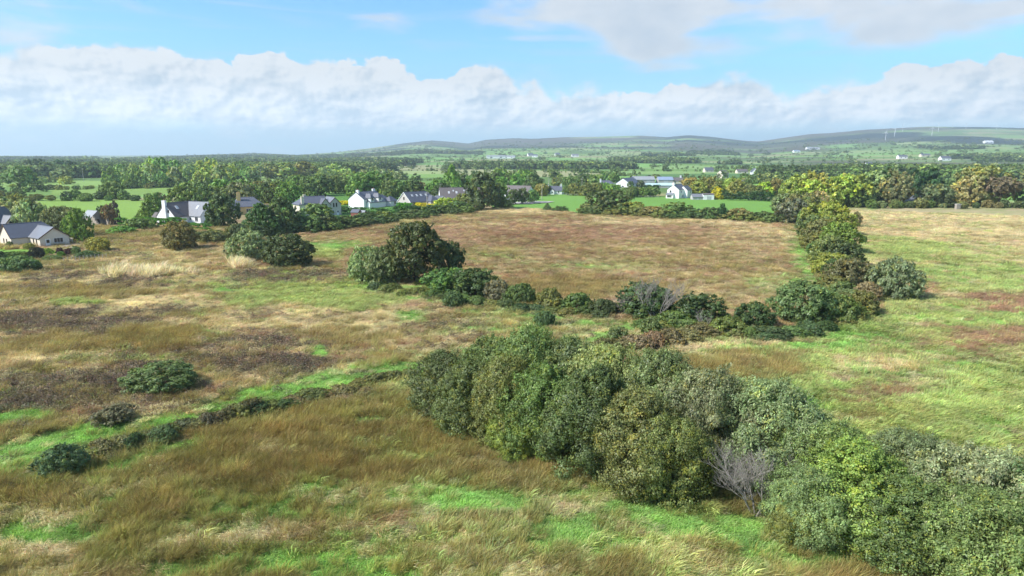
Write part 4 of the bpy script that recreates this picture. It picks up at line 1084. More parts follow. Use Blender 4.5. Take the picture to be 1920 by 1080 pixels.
LG = [(.095, .125, .06), (.075, .115, .045), (.12, .155, .065), 'silver']
belt(9, 335, 392, 470, 388, 36, 52, T, GR, 'broadleaf_tree', 'broadleaf tree in the dense grove behind the white dormer house', 'grove behind the dormer house')
belt(7, 350, 378, 545, 372, 30, 44, T, GR, 'broadleaf_tree', 'green tree at the back of the grove behind the yellow house', 'back of the grove behind the yellow house')
belt(6, 470, 378, 545, 384, 26, 40, T, ['mid', 'olive', 'green'], 'broadleaf_tree', 'leafy tree between the yellow house and the grey two storey house', 'trees between the yellow and grey houses')
belt(12, 205, 352, 420, 350, 26, 44, T, LG, 'tall_tree', 'pale green tall tree in the wooded belt above the left fields', 'wooded belt above the left fields', (.6, .95))
belt(9, 215, 344, 440, 342, 30, 46, T, LG + ['yellowgreen'], 'tall_tree', 'tall tree on the skyline of the left wooded belt', 'skyline of the left wooded belt', (.55, .8))
belt(14, 380, 335, 640, 333, 20, 30, ['tree', 'tree', 'bush'], LG + ['olive', 'mid'], 'rounded_tree', 'rounded tree in the row along the pale field left of centre', 'tree row along the pale field', (.9, 1.4), 2)
belt(12, 40, 330, 205, 332, 20, 30, ['tree', 'tall', 'pine'], ['evergreen', 'dark', 'bluegreen'], 'dark_tree', 'dark tree in the plantation at the far left', 'dark plantation at the far left', (.7, 1.1), 2)
belt(7, -60, 334, 50, 334, 14, 22, ['tree'], ['dark', 'grey', 'brown'], 'rounded_tree', 'grey tree at the left edge before the plain', 'trees at the left edge before the plain')
belt(16, 70, 356, 330, 352, 6, 11, ['bush'], ['dark', 'mid', 'olive'], 'hedge_tree', 'low bush in the upper field hedge on the left', 'upper field hedge on the left', (1.3, 2.2), 1)
belt(16, -20, 375, 330, 377, 9, 18, ['bush', 'tree'], ['olive', 'dark', 'mid', 'brown'], 'hedge_tree', 'bush in the lower field hedge on the left', 'lower field hedge on the left', (1.0, 1.9), 2)
belt(8, -20, 342, 130, 344, 9, 15, ['bush'], ['silver', 'grey', 'yellowgreen'], 'hedge_tree', 'pale bush along the meadow below the far left plantation', 'pale bushes below the far left plantation', (1.1, 1.8), 2)
belt(10, -30, 432, 128, 448, 50, 66, ['willow', 'tree', 'willow'], [(.105, .125, .075), 'grey', (.12, .135, .085)], 'willow_tree', 'feathery grey willow behind the bungalow at the left edge', 'feathery willows behind the bungalow', (.7, 1.0), 4)
belt(6, -40, 405, 60, 410, 34, 46, ['tree', 'tall'], ['mid', 'olive', 'grey'], 'broadleaf_tree', 'tree behind the feathery willows at the left edge', 'trees behind the feathery willows', (.7, 1.0), 4)
belt(4, 555, 366, 612, 366, 28, 38, ['tree'], ['dark', 'mid'], 'broadleaf_tree', 'dark tree behind the grey two storey house', 'dark trees behind the grey house', (.85, 1.2))
belt(6, 612, 362, 675, 366, 28, 40, ['tree', 'tall'], ['brown', 'mid', 'grey'], 'broadleaf_tree', 'brownish tree left behind the big white house', 'brownish trees behind the big white house', (.7, 1.))
belt(6, 665, 370, 735, 370, 32, 46, ['tree', 'tall'], ['green', 'mid', 'green'], 'broadleaf_tree', 'full green tree behind the roof of the big white house', 'full green trees behind the big white house', (.8, 1.2))
belt(9, 728, 372, 835, 374, 24, 36, ['tree', 'tall', 'bush'], ['mid', 'green', 'dark', 'brown'], 'broadleaf_tree', 'tree behind the grey roofed bungalow', 'trees behind the grey roofed bungalow', (.8, 1.2))
shrub(848, 362, 40, 48, 'cypress', 'bright', 'cypress', 'tall bright green cypress above the long brown roofed house', 'tree')
belt(10, 830, 360, 950, 362, 24, 38, ['tree', 'tall', 'bush'], ['mid', 'green', 'bright', 'dark'], 'broadleaf_tree', 'tree behind the long brown roofed house', 'trees behind the long brown roofed house', (.8, 1.2))
belt(8, 920, 352, 1010, 354, 20, 32, ['tree'], ['green', 'dark', 'mid'], 'broadleaf_tree', 'dark green tree behind the white gabled house at the pasture', 'trees behind the pasture house')
belt(8, 880, 342, 1000, 340, 16, 24, ['tree'], ['mid', 'grey', 'dark'], 'broadleaf_tree', 'distant tree above the houses in the centre', 'distant trees above the central houses')
belt(10, 590, 338, 760, 338, 12, 22, ['tree', 'bush'], LG + ['mid'], 'rounded_tree', 'rounded tree at the field edge behind the big white house', 'rounded trees at the field edge', (1., 1.5), 2)
belt(5, 985, 366, 1025, 365, 18, 26, ['tree', 'bush'], ['autumn', 'mid', 'dark'], 'broadleaf_tree', 'tree left of the white cottage', 'trees left of the white cottage')
belt(6, 1040, 352, 1120, 350, 14, 22, ['tree'], ['mid', 'dark', 'grey'], 'broadleaf_tree', 'tree behind the white cottage', 'trees behind the white cottage')
belt(10, 1062, 366, 1160, 368, 12, 26, ['tree', 'bush', 'tall'], ['olive', 'mid', 'yellowgreen', 'green'], 'broadleaf_tree', 'yellowish tree along the pasture right of the white cottage', 'yellowish trees along the pasture')
belt(7, 1165, 370, 1232, 370, 16, 22, ['tree'], ['mid', 'olive', 'mid'], 'orchard_tree', 'round tree with a thin trunk at the back of the pasture', 'round trees at the back of the pasture', (.9, 1.3), 1)
belt(6, 1090, 344, 1160, 340, 10, 18, ['tree'], ['yellowgreen', 'mid'], 'broadleaf_tree', 'light tree above the cream house in the distance', 'light trees above the cream house')
belt(5, 1150, 352, 1210, 352, 9, 15, ['bush', 'tree'], ['mid', 'dark'], 'broadleaf_tree', 'tree in the yard of the far farm', 'trees in the far farm yard')
belt(11, 1288, 370, 1480, 374, 24, 38, ['tree', 'tree', 'tall'], ['yellowgreen', 'mid', 'olive', 'lime', 'autumn', 'grey'], 'broadleaf_tree', 'yellow green tree behind the white two storey house', 'trees behind the white two storey house', (.8, 1.2))
belt(8, 1290, 356, 1470, 352, 14, 22, ['tree'], ['mid', 'olive', 'grey'], 'broadleaf_tree', 'tree in the back row behind the white two storey house', 'back row behind the two storey house')
shrub(1344, 374, 24, 22, 'cypress', 'golden', 'golden_cypress', 'golden cypress right of the flat roofed white garage', 'tree')
shrub(1299, 370, 16, 20, 'tree', 'golden', 'golden_tree', 'yellow tree at the right wall of the white two storey house', 'tree')
belt(9, 1475, 392, 1610, 388, 46, 66, ['tree', 'tree', 'tall'], ['yellowgreen', 'lime', 'yellowgreen', (.14, .17, .045)], 'broadleaf_tree', 'tall yellow green tree behind the end of the brown field', 'tall yellow green trees behind the brown field', (.7, 1.05))
belt(7, 1465, 400, 1540, 396, 22, 36, ['bush', 'willow'], ['brown', 'grey', (.14, .12, .085), 'olive'], 'grey_shrub_tree', 'grey brown scrubby tree at the corner behind the brown field', 'grey brown scrub at the field corner', (.9, 1.4))
belt(7, 1545, 388, 1620, 389, 18, 26, ['bush'], ['dark', 'evergreen', 'mid'], 'dark_bush_tree', 'dark bushy tree at the edge of the pale field', 'dark bushes at the pale field', (1., 1.5), 1)
shrub(1636, 386, 60, 58, 'tree', (.11, .125, .075), 'broadleaf_tree', 'grey green tree right of the orange roof', 'tree')
shrub(1660, 386, 54, 66, 'cypress', 'conifer', 'cypress', 'tall green cypress behind the pale field', 'tree')
shrub(1676, 389, 56, 60, 'tree', 'brown', 'broadleaf_tree', 'brown leafed tree left of the two dark cypresses', 'tree')
shrub(1712, 384, 52, 60, 'cypress', 'evergreen', 'cypress', 'left of the two big dark cypresses at the pale field', 'tree')
shrub(1742, 384, 60, 62, 'cypress', 'evergreen', 'cypress', 'right of the two big dark cypresses at the pale field', 'tree')
shrub(1751, 390, 62, 40, 'bush', 'bluegreen', 'round_tree', 'dark round bushy tree in front of the two dark cypresses', 'tree')
shrub(1792, 384, 26, 54, 'spruce', 'evergreen', 'spruce', 'narrow dark spruce near the stone pier', 'tree')
shrub(1835, 388, 92, 68, 'tree', (.105, .115, .060), 'spreading_tree', 'large spreading olive tree at the far edge of the pale field', 'tree')
shrub(1815, 388, 50, 50, 'tree', (.12, .11, .075), 'spreading_tree', 'brownish tree left against the large spreading olive tree', 'tree')
shrub(1872, 390, 56, 52, 'pine', (.070, .065, .050), 'pine_tree', 'brown dark pine right of the large spreading olive tree', 'tree')
shrub(1926, 388, 44, 40, 'bush', 'dark', 'round_tree', 'dark bushy tree at the right edge behind the pale field', 'tree')
belt(9, 1625, 391, 1790, 390, 12, 20, ['bush'], ['dark', 'olive', 'mid', 'grey'], 'hedge_tree', 'hedge bush along the far edge of the pale field', 'hedge bushes along the pale field', (1., 1.7), 1)
belt(8, 1800, 391, 1960, 390, 9, 16, ['bush'], ['dark', 'olive', 'brown'], 'hedge_tree', 'low bush under the large spreading tree', 'low bushes under the spreading tree', (1., 1.7), 1)
belt(12, 1620, 350, 1990, 352, 10, 20, ['tree', 'bush'], ['mid', 'grey', 'olive'], 'rounded_tree', 'tree in the fields behind the cypresses on the right', 'trees behind the cypresses on the right', (1., 1.5), 4)
print('plants', NTREE[0])

# --- far hedgerows and woods: too far to tell apart
def far_protos():
    out = []
    for k, (kd, sd) in enumerate((('tree', 1), ('bush', 2), ('tree', 3), ('spruce', 4))):
        me, _, _ = crown(kd, 170, 9, 5, .115, 900 + sd, aspect=1.3)
        me.materials.clear(); me.materials.append(M['far_foliage']); out.append(me)
    return out
FP = far_protos()
def build_far():
    r = np.random.default_rng(11)
    n = 420000; am = math.radians(43)
    rr = np.exp(r.uniform(math.log(560), math.log(6000), n)); a = r.uniform(-am, am, n)
    x = rr * np.sin(a); y = rr * np.cos(a); u, v = px_of(x, y)
    idv, edge = fields(x, y)
    past = np.zeros(n, bool)
    for poly, c in P_PAST: past |= inpoly(u, v, poly)
    wd = wooded(x, y)
    hz = hills(x, y)
    wood = (wd > .675) & (rr < 3600)
    p = np.clip(40.0 / (rr * .0145), 0, 1)
    hedge = (edge < 5 + rr * .002) & ~wood & (hz < 120)
    keep = ~past & ((wood & (r.uniform(0, 1, n) < .30)) | (hedge & (r.uniform(0, 1, n) < .17)))
    x, y, rr, wood, hz = x[keep], y[keep], rr[keep], wood[keep], hz[keep]
    q = len(x); print('far plants', q)
    h = np.where(wood, r.uniform(7, 13, q), r.uniform(1.6, 4.0, q) * np.where(r.uniform(0, 1, q) < .12, 2.2, 1)) * np.clip(rr / 2600, 1, 1.3)
    w = h * r.uniform(.8, 1.5, q) * np.clip(rr / 1500, 1, 1.8)
    pal = np.array([FC['dark'], FC['mid'], FC['bluegreen'], FC['dark'], FC['mid'], FC['grey']])
    c = 1.2 * np.array(LEAF) * pal[r.integers(0, 6, q)] * r.uniform(.7, 1.2, q)[:, None]
    idx = np.where(wood & (fbm(x / 260, y / 260, 120, 2) > .55), 3, r.integers(0, 3, q))
    for nm, m, lb, ct in (('distant_woodland', wood, 'dark woodland belts covering the plain before the hills', 'woodland'),
                          ('distant_hedgerows', ~wood, 'hedgerow trees dividing the far fields and lower hill slopes', 'hedgerows')):
        k = int(m.sum())
        scatter(nm, np.stack([x[m], y[m], hz[m] - .3], 1), np.stack([np.zeros(k), np.zeros(k), r.uniform(0, 6.28, k)], 1), np.stack([w[m], w[m], h[m]], 1), idx[m], c[m], FP, lb, ct)
build_far()

# ------------------------------------------------------------------ buildings
def Rz(a): return Matrix.Rotation(a, 4, 'Z')
class House:
    """blocks with a ridge along their own x; every wall, roof, window, door a part"""
    def __init__(s, name, label, cat, u, v, yaw_deg, k=1.0, z=0.0):
        x, y, t = G(u, v)
        s.o = empty(name, (x * k, y * k, z), math.radians(yaw_deg)); tag(s.o, label, cat); s.t = t
    def block(s, bx, by, L, W, eave, ridge, wall, roof, rot=0, hip=(0, 0), over=.35, name='wall', fascia=None, gable_over=.2):
        T = Matrix.Translation((bx, by, 0)) @ Rz(math.radians(rot)); s.T = T; s.dim = (L, W, eave, ridge)
        l, w = L / 2, W / 2; h0, h1 = hip
        m = MB(); zb = -.4
        P = [(-l, -w, zb), (l, -w, zb), (l, w, zb), (-l, w, zb), (-l, -w, eave), (l, -w, eave), (l, w, eave), (-l, w, eave)]
        F = [(0, 1, 5, 4), (2, 3, 7, 6)]
        if h0: F.append((3, 0, 4, 7))
        else: P.append((-l, 0, ridge)); F.append((3, 0, 4, len(P) - 1, 7))
        if h1: F.append((1, 2, 6, 5))
        else: P.append((l, 0, ridge)); F.append((1, 2, 6, len(P) - 1, 5))
        m.poly(P, F); s.wall = m.build(name, wall, s.o, T)
        # roof: slabs of real thickness
        sl = (ridge - eave) / w; th = .16; g = gable_over
        we = w + over; ze = eave - sl * over
        def slab(pts):
            n = len(pts); q = [(p[0], p[1], p[2] + .012) for p in pts] + [(p[0], p[1], p[2] + th) for p in pts]
            return q, [tuple(range(n))[::-1], tuple(range(n, 2 * n))] + [(i, (i + 1) % n, n + (i + 1) % n, n + i) for i in range(n)]
        xl = -l - (over if h0 else g); xr = l + (over if h1 else g)
        rl = -l + h0 if h0 else xl; rr = l - h1 if h1 else xr
        m = MB()
        m.poly(*slab([(xl, -we, ze), (xr, -we, ze), (rr, 0, ridge), (rl, 0, ridge)]))
        m.poly(*slab([(xr, we, ze), (xl, we, ze), (rl, 0, ridge), (rr, 0, ridge)]))
        if h0: m.poly(*slab([(xl, we, ze), (xl, -we, ze), (rl, 0, ridge)]))
        if h1: m.poly(*slab([(xr, -we, ze), (xr, we, ze), (rr, 0, ridge)]))
        s.roof = m.build('roof', roof, s.o, T); s.sl = sl
        if fascia:
            for sx, hp in ((-1, h0), (1, h1)):
                if hp: continue
                xx = sx * (l + g + .02)
                for sy in (-1, 1):
                    m = MB(); a = (xx, sy * we, ze - .10); b = (xx, 0, ridge - .10)
                    m.poly([a, b, (b[0], b[1], b[2] + .30), (a[0], a[1], a[2] + .30), (xx + sx * .05, a[1], a[2]), (xx + sx * .05, b[1], b[2]), (xx + sx * .05, b[1], b[2] + .30), (xx + sx * .05, a[1], a[2] + .30)],
                           [(0, 1, 2, 3), (7, 6, 5, 4), (0, 4, 5, 1), (3, 2, 6, 7), (0, 3, 7, 4), (1, 5, 6, 2)]); m.build('fascia', fascia, s.roof, T)
        m = MB(); m.tube([(rl, 0, ridge + th), (rr, 0, ridge + th)], [.11, .11], 6); m.build('ridge_tiles', roof, s.roof, T)
        return s
    def face(s, f):
        L, W, e, r = s.dim; l, w = L / 2, W / 2
        return {'f': Matrix.Translation((0, -w, 0)), 'b': Matrix.Translation((0, w, 0)) @ Rz(math.pi), 'l': Matrix.Translation((-l, 0, 0)) @ Rz(-math.pi / 2), 'r': Matrix.Translation((l, 0, 0)) @ Rz(math.pi / 2)}[f]
    def win(s, f, x, z, w, h, n=2, frame='frame', name='window'):
        T = s.T @ s.face(f)
        o = MB().box(x - w / 2, x + w / 2, -.06, .02, z, z + h).build(name, M[frame], s.o, T)
        MB().box(x - w / 2 - .08, x + w / 2 + .08, -.14, .0, z - .10, z - .004).build('sill', M['concrete'], o, T)
        g = .07; pw = (w - g * (n + 1)) / n
        for k in range(n):
            x0 = x - w / 2 + g + k * (pw + g)
            MB().box(x0, x0 + pw, -.075, -.055, z + g, z + h - g).build('pane', M['glass'], o, T)
        return s
    def door(s, f, x, w=1.0, h=2.1, mt='frame', glass=True):
        T = s.T @ s.face(f)
        o = MB().box(x - w / 2, x + w / 2, -.05, .02, 0, h).build('door', M[mt], s.o, T)
        if glass: MB().box(x - w * .32, x + w * .32, -.066, -.048, h * .5, h * .92).build('pane', M['glass'], o, T)
        MB().box(x + w * .34, x + w * .42, -.10, -.05, h * .45, h * .52).build('handle', M['steel'], o, T)
        return s
    def skylight(s, side, x, q, w=.8, h=1.1, mt='frame'):
        L, W, e, r = s.dim; wd = W / 2; a = math.atan(s.sl); sg = -1 if side == 'f' else 1
        y = sg * wd * (1 - q); z = e + (r - e) * q
        T = s.T @ Matrix.Translation((x, y, z + .17)) @ (Matrix.Identity(4) if sg < 0 else Rz(math.pi)) @ Matrix.Rotation(a, 4, 'X')
        o = MB().box(-w / 2, w / 2, -h / 2, h / 2, 0, .09).build('skylight', M[mt], s.o, T)
        MB().box(-w / 2 + .09, w / 2 - .09, -h / 2 + .09, h / 2 - .09, .06, .11).build('pane', M['steel'], o, T)
        return s
    def chimney(s, x, y, z0, z1, w=.9, d=.6, mt='white', pots=2):
        o = MB().box(x - w / 2, x + w / 2, y - d / 2, y + d / 2, z0, z1).box(x - w / 2 - .07, x + w / 2 + .07, y - d / 2 - .07, y + d / 2 + .07, z1 + .003, z1 + .16).build('chimney', M[mt], s.roof, s.T)
        for k in range(pots):
            px = x + (k - (pots - 1) / 2) * .4
            MB().tube([(px, y, z1 + .1), (px, y, z1 + .5)], [.13, .11], 8).build('chimney_pot', M['tile_orange'], s.roof, s.T)
        return s

# cream bungalow at the left edge
h = House('cream_bungalow', 'cream bungalow with slate roof and a three pane gable window at the left edge', 'house', 61, 458, 54)
h.block(0.6, 1.2, 13.0, 8.2, 2.6, 5.9, M['cream'], M['slate'], hip=(0, 3.6), fascia=M['brown_frame'])
h.win('l', -1.2, .9, .7, 1.2, 1, 'brown_frame').win('l', .9, .9, .7, 1.2, 1, 'brown_frame')
h.block(2.0, -4.6, 11.0, 7.2, 2.6, 5.1, M['cream'], M['slate_pale_and_skylit'], rot=-90, fascia=M['brown_frame'])  # paler slate here paints the sky reflection on this wing's roof
h.win('r', .9, 1.0, 2.3, 1.3, 3).door('r', -1.7, 1.2, 2.2).win('f', 1.2, .9, .7, 1.2, 1, 'brown_frame').win('f', 3.2, .9, .7, 1.2, 1, 'brown_frame')
# taller house cut by the left edge
h = House('slate_house', 'taller slate roofed house with a dormer cut by the left edge', 'house', -10, 444, 66)
h.block(0, 0, 16, 9, 3.0, 8.8, M['grey_and_shaded_dash'], M['slate'], hip=(0, 4.0), fascia=M['brown_frame'])
h.block(2.2, -3.4, 5.0, 3.6, 4.4, 6.4, M['cream'], M['slate_pale_and_skylit'], rot=-90, fascia=M['brown_frame'])
h.win('r', 0, 3.9, 1.7, 1.2, 2, 'brown_frame').door('r', 0.4, 1.0, 2.1, 'frame')
# stone ruin
h = House('stone_ruin', 'ruined stone outbuilding with an arched doorway and half its roof gone', 'ruin', 176, 421, -32)
h.block(0, 0, 6.4, 5.0, 2.7, 4.9, M['stone'], M['sheet_grey'], over=.2)
m = MB(); n = 8
pts = [(-.6, 0, 0), (.6, 0, 0)] + [(.6 * math.cos(math.pi * k / n), 0, 1.5 + .6 * math.sin(math.pi * k / n)) for k in range(n + 1)]
m.poly([(p[0], -.04, p[2]) for p in pts] + [(p[0], .02, p[2]) for p in pts], [tuple(range(len(pts))), tuple(range(len(pts), 2 * len(pts)))[::-1]] + [(i, (i + 1) % len(pts), len(pts) + (i + 1) % len(pts), len(pts) + i) for i in range(len(pts))])
m.build('arched_doorway', M['dark'], h.o, h.T @ h.face('r'))  # solid slab on the gable, the doorway's inner shade put into its colour
m = MB()
for k, hh in enumerate((2.6, 3.4, 2.9, 1.9, 1.2, .7)): m.box(3.25 + k * .9, 3.25 + (k + 1) * .9 - .004, -2.5, -2.0, -.3, hh)
m.build('broken_wall', M['stone'], h.o)
m = MB().box(3.2, 6.4, 1.7, 2.2, -.3, 2.2); m.build('broken_wall', M['stone'], h.o)
# white dormer house
h = House('white_dormer_house', 'white house with steep brown roof, one wing tinted sky-lit grey, white chimney on left gable', 'house', 350, 416, 66)
h.block(-1.0, 1.0, 14.0, 9.4, 2.7, 7.4, M['white'], M['tile_brown'], over=.3)
h.win('l', 1.6, 4.0, .8, 1.1, 1, 'brown_frame').win('f', -5.0, .9, 1.2, 1.2, 2).skylight('f', -3.4, .62, 1.0, 1.5).win('l', 0, .9, 1.3, 1.2, 2)
h.chimney(-7.35, -.2, 0.0, 8.3, .8, 1.6, 'white', 1)
h.block(2.4, -3.4, 12.0, 8.6, 2.7, 7.35, M['white'], M['slate_pale_and_skylit'], rot=-90, over=.3)  # roof of this wing coloured lighter to imitate a slope catching the sky
h.win('r', 1.2, 3.9, 1.3, 1.1, 2, 'brown_frame').win('r', -.6, .8, 2.4, 1.5, 3).skylight('f', 2.2, .58, 1.0, 1.6).door('f', 1.0, 1.2, 2.2).win('f', 4.0, .7, 1.5, 1.5, 2)
h.block(-6.0, 7.0, 3.6, 2.6, 2.3, 3.6, M['white'], M['tile_brown'], rot=-90)
# yellow house
h = House('yellow_house', 'yellow hip roofed bungalow with a yellow chimney half hidden by cypresses', 'house', 464, 400, 25)
h.block(0, 0, 14, 9.5, 3.4, 6.8, M['yellow'], M['slate'], hip=(4.2, 4.2), over=.45)
h.win('f', -4.6, .8, 1.8, 1.5, 2).win('f', 0.2, .8, 1.8, 1.5, 2)
h.chimney(-3.2, -1.6, 4.6, 8.9, 1.4, .8, 'yellow', 1)
h.block(-5.2, -5.2, 4.0, 3.2, 2.4, 3.6, M['frame'], M['slate_pale_and_skylit'], hip=(1.3, 1.3)); h.win('f', 0, .6, 3.2, 1.5, 4)
# grey two storey house
h = House('grey_two_storey_house', 'two storey beige pebbledash house with slate roof and two front gables', 'house', 592, 403, 36)
h.block(-2.0, 0, 12.0, 8.0, 4.9, 7.7, M['cream'], M['slate'], hip=(3.4, 0), over=.4)
h.chimney(-4.6, -3.75, 0.0, 7.9, 1.1, .8, 'cream', 1)
h.chimney(-2.2, .6, 7.0, 8.4, 1.0, .6, 'cream', 1)
h.block(2.2, -2.9, 6.2, 4.0, 4.6, 6.9, M['grey_and_shaded_dash'], M['slate'], rot=-90, fascia=M['brown_frame']); h.win('r', 0, 3.4, 1.2, 1.3, 2, 'brown_frame')  # both front gables get grey walls as painted shade; main block has sunlit cream
h.block(6.4, -1.2, 9.0, 5.2, 4.7, 7.2, M['grey_and_shaded_dash'], M['slate_pale_and_skylit'], rot=-90, fascia=M['brown_frame'])
h.win('r', -.6, 3.4, .6, 1.7, 1, 'brown_frame').win('r', .6, 3.4, .6, 1.7, 1, 'brown_frame').win('r', -1.0, .7, .9, 1.4, 1).door('r', 1.1, 1.0, 2.1)
# big white house
h = House('big_white_house', 'big white two storey house with bay fronts, grey roof and a low right wing', 'house', 687, 388, 62)
h.block(0, 0, 14.5, 9.4, 4.1, 7.3, M['white'], M['slate'], over=.3)
h.chimney(-6.3, -.4, 5.2, 8.2, .9, 1.5, 'white', 2).chimney(5.6, 0, 6.4, 8.3, 1.5, .8, 'white', 2)
h.win('f', -4.6, 3.0, 1.1, 1.3, 2).win('f', -.2, 3.0, 1.1, 1.3, 2).win('f', 4.6, 3.0, 1.1, 1.3, 2).door('f', 0, 1.3, 2.2)
for bx in (-3.2, 2.6):
    h.block(bx, -4.8, 3.4, 2.6, 5.0, 6.5, M['white'], M['slate'], rot=-90, hip=(0, 1.1)); h.win('r', 0, 3.4, 1.5, 1.4, 3).win('r', 0, .8, 1.5, 1.4, 3)
h.block(.2, -5.9, 11.6, 1.8, 2.5, 3.1, M['white'], M['slate_pale_and_skylit'], over=.25)
h.block(10.2, -1.0, 7.6, 7.0, 2.6, 5.2, M['white'], M['slate'], hip=(0, 2.6)); h.win('f', 1.6, .8, 1.6, 1.3, 2)
h.block(12.6, -4.6, 5.6, 4.6, 2.5, 4.5, M['white'], M['slate'], hip=(2.1, 2.1)); h.win('f', .8, .8, 1.6, 1.3, 2)
# grey roofed bungalow
h = House('grey_roofed_bungalow', 'bungalow with long grey roof, four skylights and a stone gable behind the golden hedge', 'house', 784, 386, 48)
h.block(0, 0, 17.5, 9.5, 2.6, 6.9, M['grey_and_shaded_dash'], M['slate'], hip=(0, 3.5), over=.4, fascia=M['frame'])
for sx in (-5.2, -2.2, .4, 3.6): h.skylight('f', sx, .60, .9, 1.3)
h.win('l', 0, 3.4, 1.0, 1.3, 2, 'brown_frame').win('l', -2.4, .8, 1.4, 1.3, 2)
h.block(5.2, -4.2, 6.4, 6.6, 2.5, 4.9, M['grey_and_shaded_dash'], M['slate'], rot=-90, hip=(0, 2.6))
h.block(11.6, -3.0, 5.0, 5.6, 2.4, 4.4, M['grey_and_shaded_dash'], M['slate'], rot=-90, fascia=M['frame'])
# long brown roofed house
h = House('long_brown_roofed_house', 'long low house with brown tiled roof and several skylights', 'house', 872, 379, 12)
h.block(0, 0, 27.0, 10.0, 2.7, 7.6, M['white'], M['tile_brown'], over=.4)
for sx in (-8.8, -4.8, 0.5, 4.0, 7.0): h.skylight('f', sx, .5, .9, 1.4)
for sx in (-6.4, -.8): h.skylight('f', sx, .66, .9, 1.3, 'brown_frame')
for k in range(5): h.win('f', -10.5 + k * 5.0, .8, 1.8, 1.3, 2)
for sx in (-13.1, 12.9): MB().tube([(sx, 0, 7.6), (sx, 0, 9.4)], [.05, .05], 5).box(sx - .5, sx + .5, -.03, .03, 9.4, 9.46).build('aerial', M['steel'], h.roof)
# white gabled house at the pasture
h = House('white_gabled_house', 'white gabled house with brown roof behind three round lawn trees', 'house', 972, 374, -30)
h.block(0, 0, 16.0, 10.0, 2.8, 7.6, M['white'], M['tile_brown'], over=.3)
h.win('f', -4.5, .8, 1.6, 1.3, 2).win('f', 0, .8, 1.6, 1.3, 2).door('f', 3.0).win('r', 0, 3.8, 1.0, 1.2, 1).win('r', 2.4, .8, 1.4, 1.2, 2)
h.block(-5.6, -5.6, 4.0, 3.6, 2.6, 4.6, M['white'], M['tile_brown'], rot=-90); h.win('r', 0, .8, 1.4, 1.3, 2)
# cottage
h = House('white_cottage', 'small white cottage with two end chimneys and a central porch', 'house', 1040, 364, -4)
h.block(0, 0, 9.2, 5.6, 2.5, 5.0, M['white'], M['slate'])
h.chimney(-4.0, 0, 4.2, 6.2, .7, .9, 'white', 1).chimney(4.0, 0, 4.2, 6.2, .7, .9, 'white', 1)
h.win('f', -3.6, .9, .8, 1.1, 1).win('f', 2.4, .9, .8, 1.1, 1)
h.block(-1.5, -3.4, 2.6, 2.4, 2.1, 3.6, M['white'], M['slate'], rot=-90); h.door('r', 0, 1.0, 2.0)
h.block(6.0, .6, 3.4, 4.0, 2.2, 3.2, M['white'], M['slate_pale_and_skylit'])
# far farm group
h = House('cream_house', 'cream hip roofed house with a white chimney at the far farm', 'house', 1136, 356, 8)
h.block(0, 0, 11.0, 8.0, 4.0, 6.6, M['cream'], M['slate'], hip=(3, 3)); h.chimney(-4.0, 0, 4.5, 7.6, .9, .9, 'white', 1)
h.win('f', -2.4, 2.4, 1.0, 1.2, 1).win('f', 2.4, 2.4, 1.0, 1.2, 1)
h = House('white_gable_barn', 'white gable ended barn with long grey roof right of the cream house', 'barn', 1172, 353, 62)
h.block(6.5, 0, 24.0, 11.0, 3.6, 7.4, M['white'], M['slate'], over=.3); h.win('l', 0, 1.0, 1.6, 1.2, 2)
h = House('grey_farm_shed', 'long grey farm shed behind the white gable ended barn', 'shed', 1205, 344, 4)
h.block(0, 0, 19, 9, 3.4, 6.0, M['concrete'], M['sheet_grey'], over=.3); h.door('f', 4, 3.6, 3.4, 'steel', False)
h = House('blue_roofed_shed', 'farm shed with a blue grey sheet roof', 'shed', 1246, 344, 2)
h.block(0, 0, 13, 9, 3.2, 5.6, M['concrete'], M['sheet_blue'], over=.3); h.door('f', 0, 4.0, 3.4, 'steel', False)
h = House('turquoise_shed', 'low shed with pale turquoise sheet roof, left of two', 'shed', 1222, 352, 2)
h.block(0, 0, 11, 9, 1.8, 3.2, M['concrete'], M['turquoise'], over=.3); h.door('f', 0, 2.4, 1.9, 'steel', False)
h = House('turquoise_shed', 'low shed with pale turquoise sheet roof, right of two', 'shed', 1250, 352, 2)
h.block(0, 0, 11, 9, 1.9, 3.4, M['concrete'], M['turquoise'], over=.3); h.door('f', 0, 2.4, 2.0, 'steel', False)
h = House('far_cottage', 'far cottage with brown roof and white chimney right of the blue roofed shed', 'house', 1268, 344, 2)
h.block(0, 0, 11, 7, 2.6, 5.0, M['cream'], M['tile_brown']); h.chimney(3.6, 0, 4.2, 6.8, 1.2, .9, 'white', 1); h.win('f', -2, .8, 1.2, 1.2, 2)
# white two storey house
h = House('white_two_storey_house', 'white two storey house with white gable end, standing at the edge of the bright pasture', 'house', 1270, 371, 48)
h.block(-.6, 0, 9.5, 7.6, 4.9, 7.7, M['white'], M['slate'], over=.15); h.chimney(-4.4, 0, 6.6, 8.7, .9, 1.2, 'white', 2)
h.win('l', -1.6, 3.4, 1.1, 1.1, 2, 'brown_frame').win('f', -2.2, 3.2, 1.0, 1.1, 2).win('f', 1.8, 3.2, 1.0, 1.1, 2).win('f', 0, .8, 1.2, 1.3, 2)
h.block(3.2, -3.2, 5.6, 5.6, 4.5, 6.9, M['white'], M['slate'], over=.15); h.win('f', .8, 3.0, .8, 1.2, 1)
h.block(-5.8, 1.4, 4.4, 2.2, 2.2, 2.9, M['white'], M['slate_pale_and_skylit'], rot=-90); h.win('f', 0, .5, 3.0, 1.3, 4)
h = House('grey_low_shed', 'low grey roofed shed between the white two storey house and the garage', 'shed', 1306, 374, 2)
